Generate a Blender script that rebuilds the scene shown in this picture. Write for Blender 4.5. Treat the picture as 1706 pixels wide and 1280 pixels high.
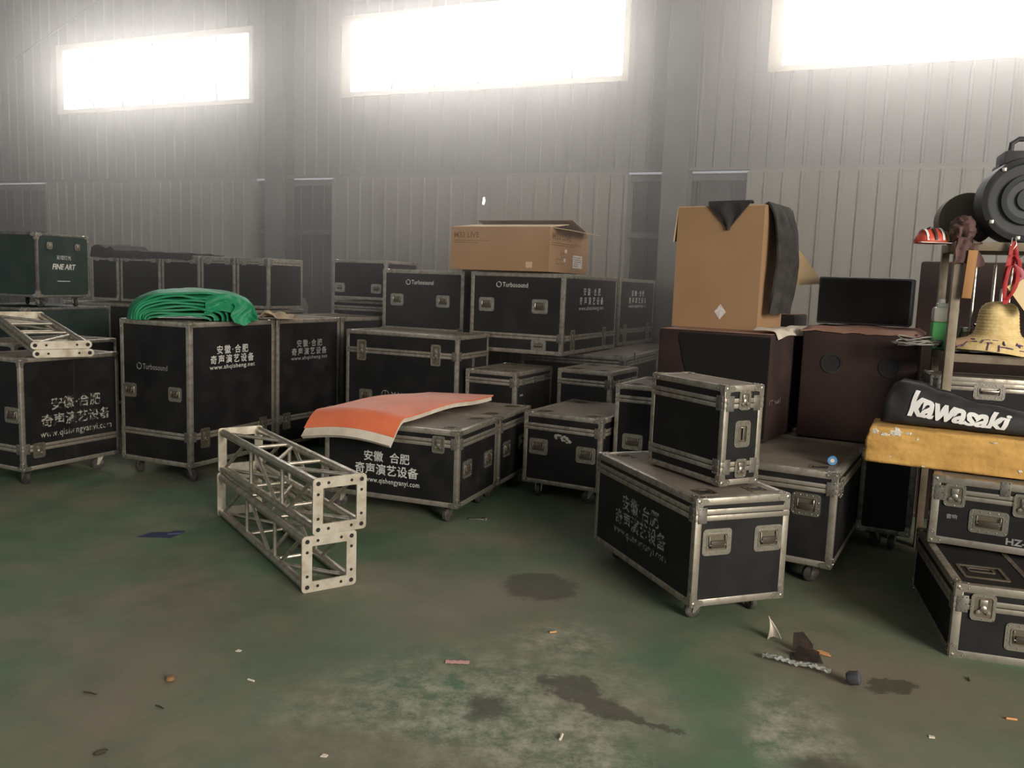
import bpy, bmesh, math, random
from mathutils import Vector, Matrix, noise
R = math.radians
scene = bpy.context.scene
COL = scene.collection
for _o in list(bpy.data.objects): bpy.data.objects.remove(_o)

# ------------------------------------------------------------------ camera
PITCH, ROLL, FPX = 6.8747, 2.0743, 1375.72
def look_axes():
    cp, sp = math.cos(R(PITCH)), math.sin(R(PITCH))
    f = Vector((0, cp, -sp)); r = Vector((1, 0, 0)); u = Vector((0, sp, cp))
    c, s = math.cos(R(ROLL)), math.sin(R(ROLL))
    return f, c*r + s*u, -s*r + c*u
_f, _r, _u = look_axes()
cam = bpy.data.cameras.new('camera'); cam.sensor_width = 36.0; cam.lens = 36.0*FPX/1706
cam.clip_end = 200
camo = bpy.data.objects.new('camera', cam); COL.objects.link(camo)
M = Matrix.Identity(4)
for i in range(3):
    M[i][0] = _r[i]; M[i][1] = _u[i]; M[i][2] = -_f[i]
M.translation = Vector((0, 0, 1.65)); camo.matrix_world = M
scene.camera = camo

# ------------------------------------------------------------------ view, world, lights
scene.view_settings.view_transform = 'Standard'
scene.view_settings.look = 'None'
scene.view_settings.gamma = 1
scene.view_settings.use_curve_mapping = False
scene.view_settings.exposure = 0.16
scene.cycles.use_denoising = True
scene.cycles.max_bounces = 6
scene.cycles.diffuse_bounces = 3
scene.cycles.volume_bounces = 1
WORLD_STRENGTH = 0.34
DOOR_POWER = 1750
PANE_STRENGTH = 12.0
HAZE_DENSITY = 0.085
HAZE_G = 0.71
HAZE_FROM = 6.3
w = bpy.data.worlds.new('sky'); scene.world = w; w.use_nodes = True
w.node_tree.nodes['Background'].inputs[0].default_value = (0.95, 0.97, 1.0, 1)
w.node_tree.nodes['Background'].inputs[1].default_value = WORLD_STRENGTH
def area(name, loc, target, sx, sy, power, col):
    l = bpy.data.lights.new(name, 'AREA'); l.shape = 'RECTANGLE'; l.size = sx; l.size_y = sy
    l.energy = power; l.color = col
    o = bpy.data.objects.new(name, l); COL.objects.link(o); o.location = loc
    o.rotation_euler = (Vector(target)-Vector(loc)).to_track_quat('-Z', 'Y').to_euler()
    return o
area('door_daylight', (7.2, -6.6, 4.3), (0.3, 5.0, 0.4), 5.0, 4.0, DOOR_POWER, (1.0, 0.92, 0.8))

# ------------------------------------------------------------------ materials
def new_mat(name):
    m = bpy.data.materials.new(name); m.use_nodes = True
    nt = m.node_tree; return m, nt, nt.nodes['Principled BSDF']
def mat(name, c1, rough=0.6, metal=0.0, c2=None, scale=8.0, lo=0.42, hi=0.68, bump=0.0, bscale=60.0,
        rough2=None, detail=6.0, spec=0.4, stretch=None, sheen=0.0):
    m, nt, b = new_mat(name); N = nt.nodes; L = nt.links
    b.inputs['Base Color'].default_value = (*c1, 1); b.inputs['Roughness'].default_value = rough
    b.inputs['Metallic'].default_value = metal; b.inputs['Specular IOR Level'].default_value = spec
    if sheen: b.inputs['Sheen Weight'].default_value = sheen
    tc = N.new('ShaderNodeTexCoord'); oi = N.new('ShaderNodeObjectInfo')
    add = N.new('ShaderNodeVectorMath'); add.operation = 'ADD'
    mul = N.new('ShaderNodeMath'); mul.operation = 'MULTIPLY'; mul.inputs[1].default_value = 17.0
    L.new(oi.outputs['Random'], mul.inputs[0]); L.new(tc.outputs['Object'], add.inputs[0]); L.new(mul.outputs[0], add.inputs[1])
    vec = add.outputs[0]
    if stretch:
        mp = N.new('ShaderNodeMapping'); mp.inputs['Scale'].default_value = stretch
        L.new(vec, mp.inputs['Vector']); vec = mp.outputs[0]
    if c2 is not None:
        n = N.new('ShaderNodeTexNoise'); n.inputs['Scale'].default_value = scale; n.inputs['Detail'].default_value = detail
        L.new(vec, n.inputs['Vector'])
        mr = N.new('ShaderNodeMapRange'); mr.inputs[1].default_value = lo; mr.inputs[2].default_value = hi
        L.new(n.outputs['Fac'], mr.inputs[0])
        mx = N.new('ShaderNodeMix'); mx.data_type = 'RGBA'
        mx.inputs[6].default_value = (*c1, 1); mx.inputs[7].default_value = (*c2, 1)
        L.new(mr.outputs[0], mx.inputs[0]); L.new(mx.outputs[2], b.inputs['Base Color'])
        if rough2 is not None:
            rr = N.new('ShaderNodeMapRange'); rr.inputs[3].default_value = rough; rr.inputs[4].default_value = rough2
            L.new(mr.outputs[0], rr.inputs[0]); L.new(rr.outputs[0], b.inputs['Roughness'])
    if bump:
        n2 = N.new('ShaderNodeTexNoise'); n2.inputs['Scale'].default_value = bscale; n2.inputs['Detail'].default_value = 4
        L.new(vec, n2.inputs['Vector'])
        bp = N.new('ShaderNodeBump'); bp.inputs['Strength'].default_value = bump; bp.inputs['Distance'].default_value = 0.01
        L.new(n2.outputs['Fac'], bp.inputs['Height']); L.new(bp.outputs[0], b.inputs['Normal'])
    return m
def emit(name, col, s):
    m, nt, b = new_mat(name); b.inputs['Base Color'].default_value = (0.8, 0.8, 0.8, 1)
    b.inputs['Emission Color'].default_value = (*col, 1); b.inputs['Emission Strength'].default_value = s
    return m
MT = {}
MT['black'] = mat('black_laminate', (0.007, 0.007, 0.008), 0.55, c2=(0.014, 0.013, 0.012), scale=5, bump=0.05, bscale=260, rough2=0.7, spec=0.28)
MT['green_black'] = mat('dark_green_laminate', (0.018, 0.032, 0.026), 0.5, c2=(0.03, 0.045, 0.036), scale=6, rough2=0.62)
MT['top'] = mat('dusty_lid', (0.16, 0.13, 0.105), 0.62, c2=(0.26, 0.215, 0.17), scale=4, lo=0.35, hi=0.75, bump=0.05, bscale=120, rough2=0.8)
MT['alu'] = mat('aluminium', (0.42, 0.385, 0.33), 0.42, 0.75, c2=(0.27, 0.235, 0.185), scale=22, rough2=0.6, bump=0.04, bscale=90)
MT['dull_alu'] = mat('tarnished_aluminium', (0.2, 0.19, 0.17), 0.5, 0.6, c2=(0.12, 0.11, 0.09), scale=22, rough2=0.65)
MT['steel'] = mat('zinc_steel', (0.46, 0.43, 0.38), 0.3, 0.9, c2=(0.28, 0.25, 0.2), scale=40, rough2=0.5)
MT['dish'] = mat('dish_metal', (0.22, 0.19, 0.14), 0.38, 0.7, c2=(0.14, 0.11, 0.075), scale=30, rough2=0.55)
MT['dark'] = mat('dark_recess', (0.012, 0.011, 0.011), 0.7)
MT['grip'] = mat('grip_rubber', (0.05, 0.038, 0.028), 0.5)
MT['rubber'] = mat('caster_rubber', (0.035, 0.033, 0.03), 0.6, c2=(0.09, 0.08, 0.065), scale=25)
MT['paint'] = mat('white_lettering', (0.62, 0.61, 0.58), 0.6, c2=(0.42, 0.41, 0.38), scale=30)
MT['worn'] = mat('worn_lettering', (0.34, 0.32, 0.28), 0.65, c2=(0.03, 0.028, 0.026), scale=34, lo=0.46, hi=0.56)
MT['faint'] = mat('faint_lettering', (0.27, 0.265, 0.25), 0.6, c2=(0.16, 0.155, 0.15), scale=30)
MT['truss'] = mat('truss_aluminium', (0.62, 0.575, 0.49), 0.34, 0.85, c2=(0.4, 0.355, 0.28), scale=16, rough2=0.5, bump=0.03, bscale=80)
MT['plate'] = mat('truss_plate', (0.6, 0.55, 0.46), 0.45, 0.6, c2=(0.4, 0.345, 0.26), scale=14, rough2=0.55)
MT['cardboard'] = mat('cardboard', (0.34, 0.203, 0.108), 0.8, c2=(0.295, 0.172, 0.088), scale=3, lo=0.3, hi=0.8)
MT['cardboard_pale'] = mat('cardboard_inner', (0.56, 0.41, 0.25), 0.85, c2=(0.48, 0.34, 0.19), scale=4)
MT['cardboard_print'] = mat('cardboard_print', (0.14, 0.085, 0.04), 0.8)
MT['label'] = mat('paper_label', (0.66, 0.62, 0.6), 0.7, c2=(0.5, 0.42, 0.42), scale=60)
MT['jacket'] = mat('charcoal_cloth', (0.034, 0.031, 0.031), 0.9, c2=(0.055, 0.05, 0.048), scale=9, bump=0.25, bscale=40, spec=.2)
MT['tarp'] = mat('green_tarp', (0.012, 0.2, 0.085), 0.55, c2=(0.02, 0.27, 0.125), scale=5, bump=0.3, bscale=22)
MT['orange'] = mat('orange_cloth', (0.72, 0.17, 0.07), 0.8, c2=(0.62, 0.13, 0.05), scale=4, bump=0.08, bscale=30, sheen=0.2)
MT['foam'] = mat('white_foam', (0.62, 0.56, 0.47), 0.9, c2=(0.5, 0.43, 0.34), scale=8)
MT['pink'] = mat('pink_cloth', (0.5, 0.25, 0.19), 0.85)
MT['maroon'] = mat('maroon_cover', (0.026, 0.013, 0.0115), 0.85, c2=(0.044, 0.021, 0.017), scale=4, bump=0.12, bscale=14)
MT['maroon_dust'] = mat('dusty_maroon_cover', (0.27, 0.14, 0.1), 0.85, c2=(0.34, 0.2, 0.15), scale=5)
MT['grille'] = mat('speaker_grille', (0.010, 0.0095, 0.009), 0.85, bump=0.2, bscale=420, spec=.2)
MT['soot'] = mat('black_cloth', (0.018, 0.017, 0.017), 0.9, c2=(0.03, 0.028, 0.028), scale=8, bump=0.2, bscale=30)
MT['bag'] = mat('black_nylon', (0.022, 0.022, 0.024), 0.6, c2=(0.04, 0.039, 0.04), scale=6, bump=0.22, bscale=18)
MT['white'] = mat('white_print', (0.75, 0.74, 0.73), 0.6)
MT['yellow'] = mat('yellow_paint', (0.6, 0.35, 0.1), 0.8, c2=(0.48, 0.265, 0.07), scale=7, bump=0.5, bscale=26)
MT['chip'] = mat('exposed_foam', (0.72, 0.68, 0.6), 0.9, c2=(0.45, 0.38, 0.28), scale=40)
MT['tan_steel'] = mat('tan_painted_steel', (0.24, 0.195, 0.14), 0.55, c2=(0.17, 0.13, 0.09), scale=14)
MT['straw'] = mat('straw', (0.74, 0.57, 0.28), 0.8, c2=(0.62, 0.45, 0.19), scale=30, bump=0.3, bscale=60)
MT['purple'] = mat('purple_print', (0.12, 0.07, 0.16), 0.8)
MT['jug'] = mat('clear_plastic', (0.55, 0.55, 0.48), 0.35, c2=(0.47, 0.47, 0.41), scale=6)
MT['coolant'] = mat('green_liquid', (0.1, 0.42, 0.13), 0.3)
MT['cable'] = mat('black_cable', (0.022, 0.021, 0.02), 0.5)
MT['grey_cable'] = mat('grey_cable', (0.26, 0.24, 0.21), 0.5)
MT['wood'] = mat('raw_wood', (0.42, 0.22, 0.09), 0.75, c2=(0.34, 0.165, 0.06), scale=12, stretch=(1, 1, 0.15))
MT['red'] = mat('red_strap', (0.45, 0.035, 0.035), 0.6, c2=(0.3, 0.02, 0.025), scale=20)
MT['red_bright'] = mat('red_plastic', (0.62, 0.09, 0.05), 0.4, c2=(0.5, 0.06, 0.035), scale=12)
MT['lamp_black'] = mat('lamp_housing', (0.03, 0.031, 0.034), 0.55, c2=(0.05, 0.05, 0.052), scale=8)
MT['brown_bag'] = mat('brown_cloth', (0.1, 0.055, 0.05), 0.85, c2=(0.14, 0.08, 0.07), scale=8, bump=0.25, bscale=24)
MT['sign'] = mat('cream_card', (0.72, 0.56, 0.32), 0.7)
MT['sign_red'] = mat('red_print', (0.5, 0.06, 0.06), 0.7)
MT['kraft'] = mat('kraft_paper', (0.42, 0.32, 0.22), 0.85, c2=(0.34, 0.25, 0.17), scale=8, bump=0.15, bscale=20)
MT['blue'] = mat('blue_tape', (0.09, 0.26, 0.5), 0.5)
MT['blue_card'] = mat('blue_print', (0.04, 0.045, 0.1), 0.5)
MT['pink_wrap'] = mat('pink_wrapper', (0.6, 0.3, 0.28), 0.5)
MT['film'] = mat('plastic_film', (0.4, 0.41, 0.37), 0.25, c2=(0.24, 0.26, 0.23), scale=30)
MT['butt'] = mat('orange_paper', (0.6, 0.3, 0.12), 0.8)
MT['ash'] = mat('cream_paper', (0.68, 0.6, 0.5), 0.8)
MT['twig'] = mat('dark_twig', (0.035, 0.028, 0.02), 0.8)
MT['leaf'] = mat('dry_leaf', (0.22, 0.12, 0.05), 0.8)
MT['iron'] = mat('rusty_black_iron', (0.03, 0.025, 0.022), 0.6, c2=(0.08, 0.045, 0.03), scale=18)
MT['cladding'] = mat('lower_cladding', (0.26, 0.243, 0.215), 0.5, c2=(0.225, 0.207, 0.183), scale=2.5, stretch=(1, 1, 0.25))
MT['cladding_up'] = mat('upper_cladding', (0.21, 0.2, 0.19), 0.55, c2=(0.185, 0.175, 0.165), scale=2, stretch=(1, 1, 0.3))
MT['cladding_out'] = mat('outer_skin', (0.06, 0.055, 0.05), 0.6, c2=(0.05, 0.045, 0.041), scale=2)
MT['column'] = mat('grey_steel', (0.13, 0.125, 0.12), 0.55, c2=(0.1, 0.095, 0.09), scale=4)
MT['frame'] = mat('window_frame', (0.7, 0.62, 0.52), 0.5)
MT['pane'] = emit('daylit_pane', (1.0, 0.97, 0.93), PANE_STRENGTH)
MT['hole'] = emit('daylight_gap', (1.0, 0.97, 0.93), 6.0)

# floor: worn green epoxy, bare tan concrete, wet patches
def floor_mat():
    m, nt, b = new_mat('worn_green_epoxy'); N = nt.nodes; L = nt.links
    geo = N.new('ShaderNodeNewGeometry'); P = geo.outputs['Position']
    def noi(scale, detail=6, rough=0.6, vec=P):
        n = N.new('ShaderNodeTexNoise'); n.inputs['Scale'].default_value = scale; n.inputs['Detail'].default_value = detail
        n.inputs['Roughness'].default_value = rough; L.new(vec, n.inputs['Vector']); return n
    def rng(s, a, bb, c=0.0, d=1.0):
        r = N.new('ShaderNodeMapRange'); r.inputs[1].default_value = a; r.inputs[2].default_value = bb
        r.inputs[3].default_value = c; r.inputs[4].default_value = d; L.new(s, r.inputs[0]); return r.outputs[0]
    def mix(f, a, bb):
        x = N.new('ShaderNodeMix'); x.data_type = 'RGBA'; L.new(f, x.inputs[0])
        for i, v in ((6, a), (7, bb)):
            if isinstance(v, tuple): x.inputs[i].default_value = (*v, 1)
            else: L.new(v, x.inputs[i])
        return x.outputs[2]
    def math_(op, a, bb):
        x = N.new('ShaderNodeMath'); x.operation = op
        for i, v in ((0, a), (1, bb)):
            if isinstance(v, (int, float)): x.inputs[i].default_value = v
            else: L.new(v, x.inputs[i])
        x.use_clamp = True
        return x.outputs[0]
    c = mix(rng(noi(0.9, 5).outputs['Fac'], 0.4, 0.62), FLOOR_GREEN, FLOOR_TAN)
    c = mix(rng(noi(3.2, 8, 0.7).outputs['Fac'], 0.45, 0.7, 0, 0.6), c, FLOOR_DARK)
    dist = noi(5.0, 8, 0.75)
    wobble = N.new('ShaderNodeVectorMath'); wobble.operation = 'SCALE'; wobble.inputs['Scale'].default_value = 0.34
    sub = N.new('ShaderNodeVectorMath'); sub.operation = 'SUBTRACT'; sub.inputs[1].default_value = (0.5, 0.5, 0.5)
    L.new(dist.outputs['Color'], sub.inputs[0]); L.new(sub.outputs[0], wobble.inputs[0])
    pw = N.new('ShaderNodeVectorMath'); pw.operation = 'ADD'; L.new(P, pw.inputs[0]); L.new(wobble.outputs[0], pw.inputs[1])
    def blob(x, y, rx, ry, ang, soft=0.12):
        mp = N.new('ShaderNodeMapping'); mp.vector_type = 'TEXTURE'
        mp.inputs['Location'].default_value = (x, y, 0); mp.inputs['Rotation'].default_value = (0, 0, R(ang))
        mp.inputs['Scale'].default_value = (rx, ry, 50); L.new(pw.outputs[0], mp.inputs['Vector'])
        ln = N.new('ShaderNodeVectorMath'); ln.operation = 'LENGTH'; L.new(mp.outputs[0], ln.inputs[0])
        return rng(ln.outputs['Value'], 1+soft, 1-soft)
    # pale scraped patches
    streak = rng(noi(9, 10, 0.8).outputs['Fac'], 0.42, 0.62)
    pale = None
    for args in ((-0.1, 3.05, 0.6, 0.45, 20, 0.6), (1.12, 2.92, 0.16, 0.4, -8, 0.5), (0.1, 2.75, 0.3, 0.2, 0, 0.6), (0.28, 3.75, 0.2, 0.15, 0, 0.6)):
        f = blob(*args); pale = f if pale is None else math_('ADD', pale, f)
    c = mix(math_('MULTIPLY', math_('MULTIPLY', pale, streak), 0.85), c, FLOOR_PALE)
    # tan mud smears
    mud = None
    for args in ((-0.35, 2.62, 0.55, 0.2, -14, 0.25), (-1.5, 3.3, 0.22, 0.7, 6, 0.6), (1.75, 3.3, 0.5, 0.4, 0, 0.7), (0.0, 4.2, 0.9, 0.5, 20, 0.8)):
        f = blob(*args); mud = f if mud is None else math_('ADD', mud, f)
    c = mix(math_('MULTIPLY', mud, 0.6), c, FLOOR_MUD)
    # wet patches
    wet = None
    for args in ((0.2, 4.4, 0.2, 0.2, 15), (0.29, 3.27, 0.13, 0.1, 0), (0.4, 3.1, 0.17, 0.085, -35), (0.55, 3.0, 0.14, 0.03, -30), (1.67, 3.34, 0.13, 0.06, 0), (1.15, 2.72, 0.12, 0.1, 0, 0.4), (-0.05, 3.07, 0.09, 0.1, 0, 0.3)):
        f = blob(*args); wet = f if wet is None else math_('ADD', wet, f)
    c = mix(math_('MULTIPLY', wet, 0.8), c, FLOOR_WET)
    L.new(c, b.inputs['Base Color'])
    ro = rng(noi(2.0).outputs['Fac'], 0.3, 0.7, 0.6, 0.85)
    L.new(math_('SUBTRACT', ro, math_('MULTIPLY', wet, 0.12)), b.inputs['Roughness'])
    b.inputs['Specular IOR Level'].default_value = 0.22
    bp = N.new('ShaderNodeBump'); bp.inputs['Strength'].default_value = 0.12; bp.inputs['Distance'].default_value = 0.01
    L.new(noi(40).outputs['Fac'], bp.inputs['Height']); L.new(bp.outputs[0], b.inputs['Normal'])
    return m
FLOOR_GREEN = (0.1, 0.168, 0.098); FLOOR_TAN = (0.2, 0.182, 0.13); FLOOR_DARK = (0.075, 0.112, 0.068)
FLOOR_PALE = (0.42, 0.4, 0.32); FLOOR_MUD = (0.19, 0.16, 0.12); FLOOR_WET = (0.066, 0.06, 0.044)
MT['floor'] = floor_mat()

# ------------------------------------------------------------------ mesh helpers
class MB:
    def __init__(s): s.v = []; s.f = []; s.m = []
    def add(s, vs, fs, mi=0, M=None):
        o = len(s.v); s.v += [tuple(M @ Vector(p)) if M is not None else tuple(p) for p in vs]
        s.f += [[i+o for i in f] for f in fs]; s.m += [mi]*len(fs); return s
    def box(s, lo, hi, mi=0, M=None, bev=0.0):
        x0, y0, z0 = lo; x1, y1, z1 = hi
        if bev <= 0:
            vs = [(x0,y0,z0),(x1,y0,z0),(x1,y1,z0),(x0,y1,z0),(x0,y0,z1),(x1,y0,z1),(x1,y1,z1),(x0,y1,z1)]
            return s.add(vs, [(0,3,2,1),(4,5,6,7),(0,1,5,4),(1,2,6,5),(2,3,7,6),(3,0,4,7)], mi, M)
        bm = bmesh.new(); bmesh.ops.create_cube(bm, size=1)
        for v in bm.verts: v.co = Vector(((x0+x1)/2+v.co.x*(x1-x0), (y0+y1)/2+v.co.y*(y1-y0), (z0+z1)/2+v.co.z*(z1-z0)))
        bmesh.ops.bevel(bm, geom=bm.edges[:], offset=min(bev, 0.45*min(x1-x0, y1-y0, z1-z0)), segments=2, profile=0.5, affect='EDGES')
        bm.verts.index_update()
        s.add([v.co.copy() for v in bm.verts], [[v.index for v in f.verts] for f in bm.faces], mi, M); bm.free(); return s
    def tube(s, pts, r, n=8, mi=0, M=None, cap=True, closed=False):
        pts = [Vector(p) for p in pts]; k = len(pts); rs = r if isinstance(r, (list, tuple)) else [r]*k
        vs = []; up = None
        for i, p in enumerate(pts):
            d = (pts[min(i+1, k-1)]-pts[max(i-1, 0)]) if not closed else (pts[(i+1) % k]-pts[i-1])
            d = d.normalized() if d.length > 1e-9 else Vector((0, 0, 1))
            if up is None: up = Vector((0, 0, 1)) if abs(d.z) < 0.9 else Vector((1, 0, 0))
            a = d.cross(up); a = a.normalized() if a.length > 1e-6 else d.orthogonal().normalized()
            b = a.cross(d).normalized(); up = b
            for j in range(n):
                t = 2*math.pi*j/n; vs.append(p+rs[i]*(math.cos(t)*a+math.sin(t)*b))
        fs = []
        for i in range(k if closed else k-1):
            i2 = (i+1) % k
            for j in range(n): fs.append((i*n+j, i*n+(j+1) % n, i2*n+(j+1) % n, i2*n+j))
        if cap and not closed: fs += [tuple(range(n))[::-1], tuple((k-1)*n+j for j in range(n))]
        return s.add(vs, fs, mi, M)
    def lathe(s, prof, n=24, mi=0, M=None):
        vs = []; fs = []; k = len(prof)
        for (r, z) in prof:
            for j in range(n): t = 2*math.pi*j/n; vs.append((r*math.cos(t), r*math.sin(t), z))
        for i in range(k-1):
            for j in range(n): fs.append((i*n+j, i*n+(j+1) % n, (i+1)*n+(j+1) % n, (i+1)*n+j))
        if prof[0][0] > 1e-6: fs.append(tuple(range(n))[::-1])
        if prof[-1][0] > 1e-6: fs.append(tuple((k-1)*n+j for j in range(n)))
        return s.add(vs, fs, mi, M)
    def prism(s, poly, z0, z1, mi=0, M=None):
        n = len(poly); vs = [(x, y, z0) for x, y in poly]+[(x, y, z1) for x, y in poly]
        fs = [tuple(range(n))[::-1], tuple(range(n, 2*n))]+[(i, (i+1) % n, n+(i+1) % n, n+i) for i in range(n)]
        return s.add(vs, fs, mi, M)
    def ring(s, outer, inner, z0, z1, mi=0, M=None):
        n = len(outer); vs = [(x, y, z0) for x, y in outer]+[(x, y, z0) for x, y in inner]+[(x, y, z1) for x, y in outer]+[(x, y, z1) for x, y in inner]
        fs = []
        for i in range(n):
            j = (i+1) % n
            fs += [(2*n+i, 2*n+j, 3*n+j, 3*n+i), (i, n+i, n+j, j), (i, j, 2*n+j, 2*n+i), (n+i, 3*n+i, 3*n+j, n+j)]
        return s.add(vs, fs, mi, M)
    def sheet(s, G, th=0.0, mi=0, mi2=None, M=None):
        nu, nv = len(G), len(G[0]); G = [[Vector(p) for p in row] for row in G]
        if th <= 0:
            return s.add([p for row in G for p in row], [(i*nv+j, (i+1)*nv+j, (i+1)*nv+j+1, i*nv+j+1) for i in range(nu-1) for j in range(nv-1)], mi, M)
        B = []
        for i in range(nu):
            for j in range(nv):
                du = G[min(i+1, nu-1)][j]-G[max(i-1, 0)][j]; dv = G[i][min(j+1, nv-1)]-G[i][max(j-1, 0)]
                n = du.cross(dv); n = n.normalized() if n.length > 1e-9 else Vector((0, 0, 1)); B.append(G[i][j]-n*th)
        vs = [p for row in G for p in row]+B; o = nu*nv
        top = [(i*nv+j, (i+1)*nv+j, (i+1)*nv+j+1, i*nv+j+1) for i in range(nu-1) for j in range(nv-1)]
        bot = [tuple(q+o for q in f[::-1]) for f in top]; rim = []
        for i in range(nu-1):
            rim += [(i*nv, o+i*nv, o+(i+1)*nv, (i+1)*nv), (i*nv+nv-1, (i+1)*nv+nv-1, o+(i+1)*nv+nv-1, o+i*nv+nv-1)]
        for j in range(nv-1):
            a = (nu-1)*nv; rim += [(j, j+1, o+j+1, o+j), (a+j, o+a+j, o+a+j+1, a+j+1)]
        oo = len(s.v); s.add(vs, top+bot+rim, mi, M)
        if mi2 is not None:
            k = len(s.m)-len(bot)-len(rim)
            for q in range(k, len(s.m)): s.m[q] = mi2
        return s
    def mesh(s, name, mats, angle=35):
        me = bpy.data.meshes.new(name); me.from_pydata([tuple(v) for v in s.v], [], s.f)
        for m in (mats if isinstance(mats, (list, tuple)) else [mats]): me.materials.append(m if not isinstance(m, str) else MT[m])
        me.polygons.foreach_set('material_index', s.m)
        me.polygons.foreach_set('use_smooth', [True]*len(me.polygons))
        me.set_sharp_from_angle(angle=R(angle)); me.update(); return me
    def build(s, name, mats, parent=None, M=None, angle=35):
        return put(name, s.mesh(name, mats, angle), parent, M)
def put(name, me, parent=None, M=None):
    o = bpy.data.objects.new(name, me); COL.objects.link(o)
    if parent is not None: o.parent = parent
    if M is not None: o.matrix_local = M
    return o
def tag(o, label=None, cat=None, group=None, kind=None):
    for k, v in (('label', label), ('category', cat), ('group', group), ('kind', kind)):
        if v is not None: o[k] = v
    return o
def thing(name, label, cat, loc=(0, 0, 0), yaw=0.0, group=None):
    o = bpy.data.objects.new(name, None); COL.objects.link(o); o.empty_display_size = 0.1
    o.location = loc; o.rotation_euler = (0, 0, R(yaw)); return tag(o, label, cat, group)
def rrect(w, h, r, n=4, cx=0.0, cy=0.0):
    pts = []
    for (sx, sy, a0) in ((1, 1, 0), (-1, 1, 90), (-1, -1, 180), (1, -1, 270)):
        for k in range(n+1):
            a = R(a0+90*k/n); pts.append((cx+sx*(w/2-r)+r*math.cos(a), cy+sy*(h/2-r)+r*math.sin(a)))
    return pts
def circ(r, n=12, cx=0.0, cy=0.0): return [(cx+r*math.cos(2*math.pi*i/n), cy+r*math.sin(2*math.pi*i/n)) for i in range(n)]
def frame_m(u, v, n, o):
    m = Matrix.Identity(4)
    for i in range(3): m[i][0] = u[i]; m[i][1] = v[i]; m[i][2] = n[i]; m[i][3] = o[i]
    return m
CACHE = {}
def cached(key, fn):
    if key not in CACHE: CACHE[key] = fn()
    return CACHE[key]
WALL_YAW = 68.0746
def pes(e, s, z=0.0, a=66.0): return Vector((e*math.cos(R(a))-s*math.sin(R(a)), e*math.sin(R(a))+s*math.cos(R(a)), z))

# ------------------------------------------------------------------ lettering
def text_geo(body, shear=0.0, bold=0.0, spacing=1.0):
    def mk():
        c = bpy.data.curves.new('lettering', 'FONT'); c.body = body; c.size = 1.0; c.resolution_u = 3
        c.align_x = 'CENTER'; c.offset = bold; c.shear = shear; c.space_character = spacing
        o = bpy.data.objects.new('lettering', c); COL.objects.link(o)
        bpy.context.view_layer.update()
        me = bpy.data.meshes.new_from_object(o.evaluated_get(bpy.context.evaluated_depsgraph_get()))
        vs = [tuple(v.co) for v in me.vertices]; fs = [tuple(p.vertices) for p in me.polygons]
        bpy.data.objects.remove(o); bpy.data.curves.remove(c); bpy.data.meshes.remove(me)
        xs = [v[0] for v in vs]; ys = [v[1] for v in vs]
        cx, cy = (min(xs)+max(xs))/2, (min(ys)+max(ys))/2; w = max(xs)-min(xs); h = max(ys)-min(ys)
        return [((x-cx), (y-cy)) for x, y, z in vs], fs, w, h
    return cached(('t', body, shear, bold, spacing), mk)
def write(mb, body, cx, cy, width, height=None, mi=0, shear=0.0, bold=0.0, spacing=1.0, z=0.0008):
    vs, fs, w, h = text_geo(body, shear, bold, spacing); sx = width/w; sy = sx if height is None else height/h
    mb.add([(cx+x*sx, cy+y*sy, z) for x, y in vs], fs, mi)
def lettering_company(url, width, gap='·', space=1.1, pitch=.17):
    mb = MB(); w = width; p = pitch*w
    write(mb, '安徽'+gap+'合肥', 0, p, 0.72*w, bold=0.014, spacing=space)
    write(mb, '奇声演艺设备', 0, 0, 1.0*w, bold=0.016, spacing=space)
    write(mb, url, 0, -.86*p, 1.04*w, min(0.115*w, .6*p), bold=0.008, spacing=1.1)
    return mb
def logo_ring(mb, cx, cy, r):
    k = 14; A = [R(140+335*i/k) for i in range(k+1)]
    for i in range(k):
        a, b = A[i], A[i+1]
        mb.add([(cx+r*math.cos(a), cy+r*math.sin(a), .0008), (cx+r*math.cos(b), cy+r*math.sin(b), .0008),
                (cx+.76*r*math.cos(b), cy+.76*r*math.sin(b), .0008), (cx+.76*r*math.cos(a), cy+.76*r*math.sin(a), .0008)], [(0, 1, 2, 3)])
def lettering_sound(width):
    mb = MB(); r = 0.085*width; logo_ring(mb, -width/2+r, 0, r)
    write(mb, 'Turbosound', r*1.15, 0, width-2.5*r, 0.135*width, bold=0.006, spacing=1.05); return mb

# ------------------------------------------------------------------ flight case hardware
def corner_mesh(big):
    def mk():
        k = 1.0*big; mb = MB(); r = 0.020*k
        prof = [(max(1e-7, r*math.sin(R(a))), -r*math.cos(R(a))) for a in range(0, 181, 22)]
        mb.lathe(prof, 12, 0, Matrix.Translation((0.0125*k, 0.0125*k, 0.0125*k)))
        a, c = 0.068*k, 0.028*k
        poly = [(0, 0), (a*.8, 0), (a, c*.45), (a*.86, c), (c*1.15, c*1.15), (c, a*.86), (c*.45, a), (0, a*.8)]
        for m in (frame_m((0, 1, 0), (1, 0, 0), (0, 0, -1), (0, 0, -.002)), frame_m((0, 0, 1), (0, 1, 0), (-1, 0, 0), (-.002, 0, 0)), frame_m((1, 0, 0), (0, 0, 1), (0, -1, 0), (0, -.002, 0))):
            mb.prism(poly, 0, 0.0028, 0, m)
            for (x, y) in ((a*.8, c*.5), (c*.5, a*.8), (c*.75, c*.75)): mb.lathe([(.0045, .0028), (.003, .0055), (1e-6, .0062)], 6, 0, m @ Matrix.Translation((x, y, 0)))
        return mb.mesh('ball_corner', 'steel')
    return cached(('corner', big), mk)
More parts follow.
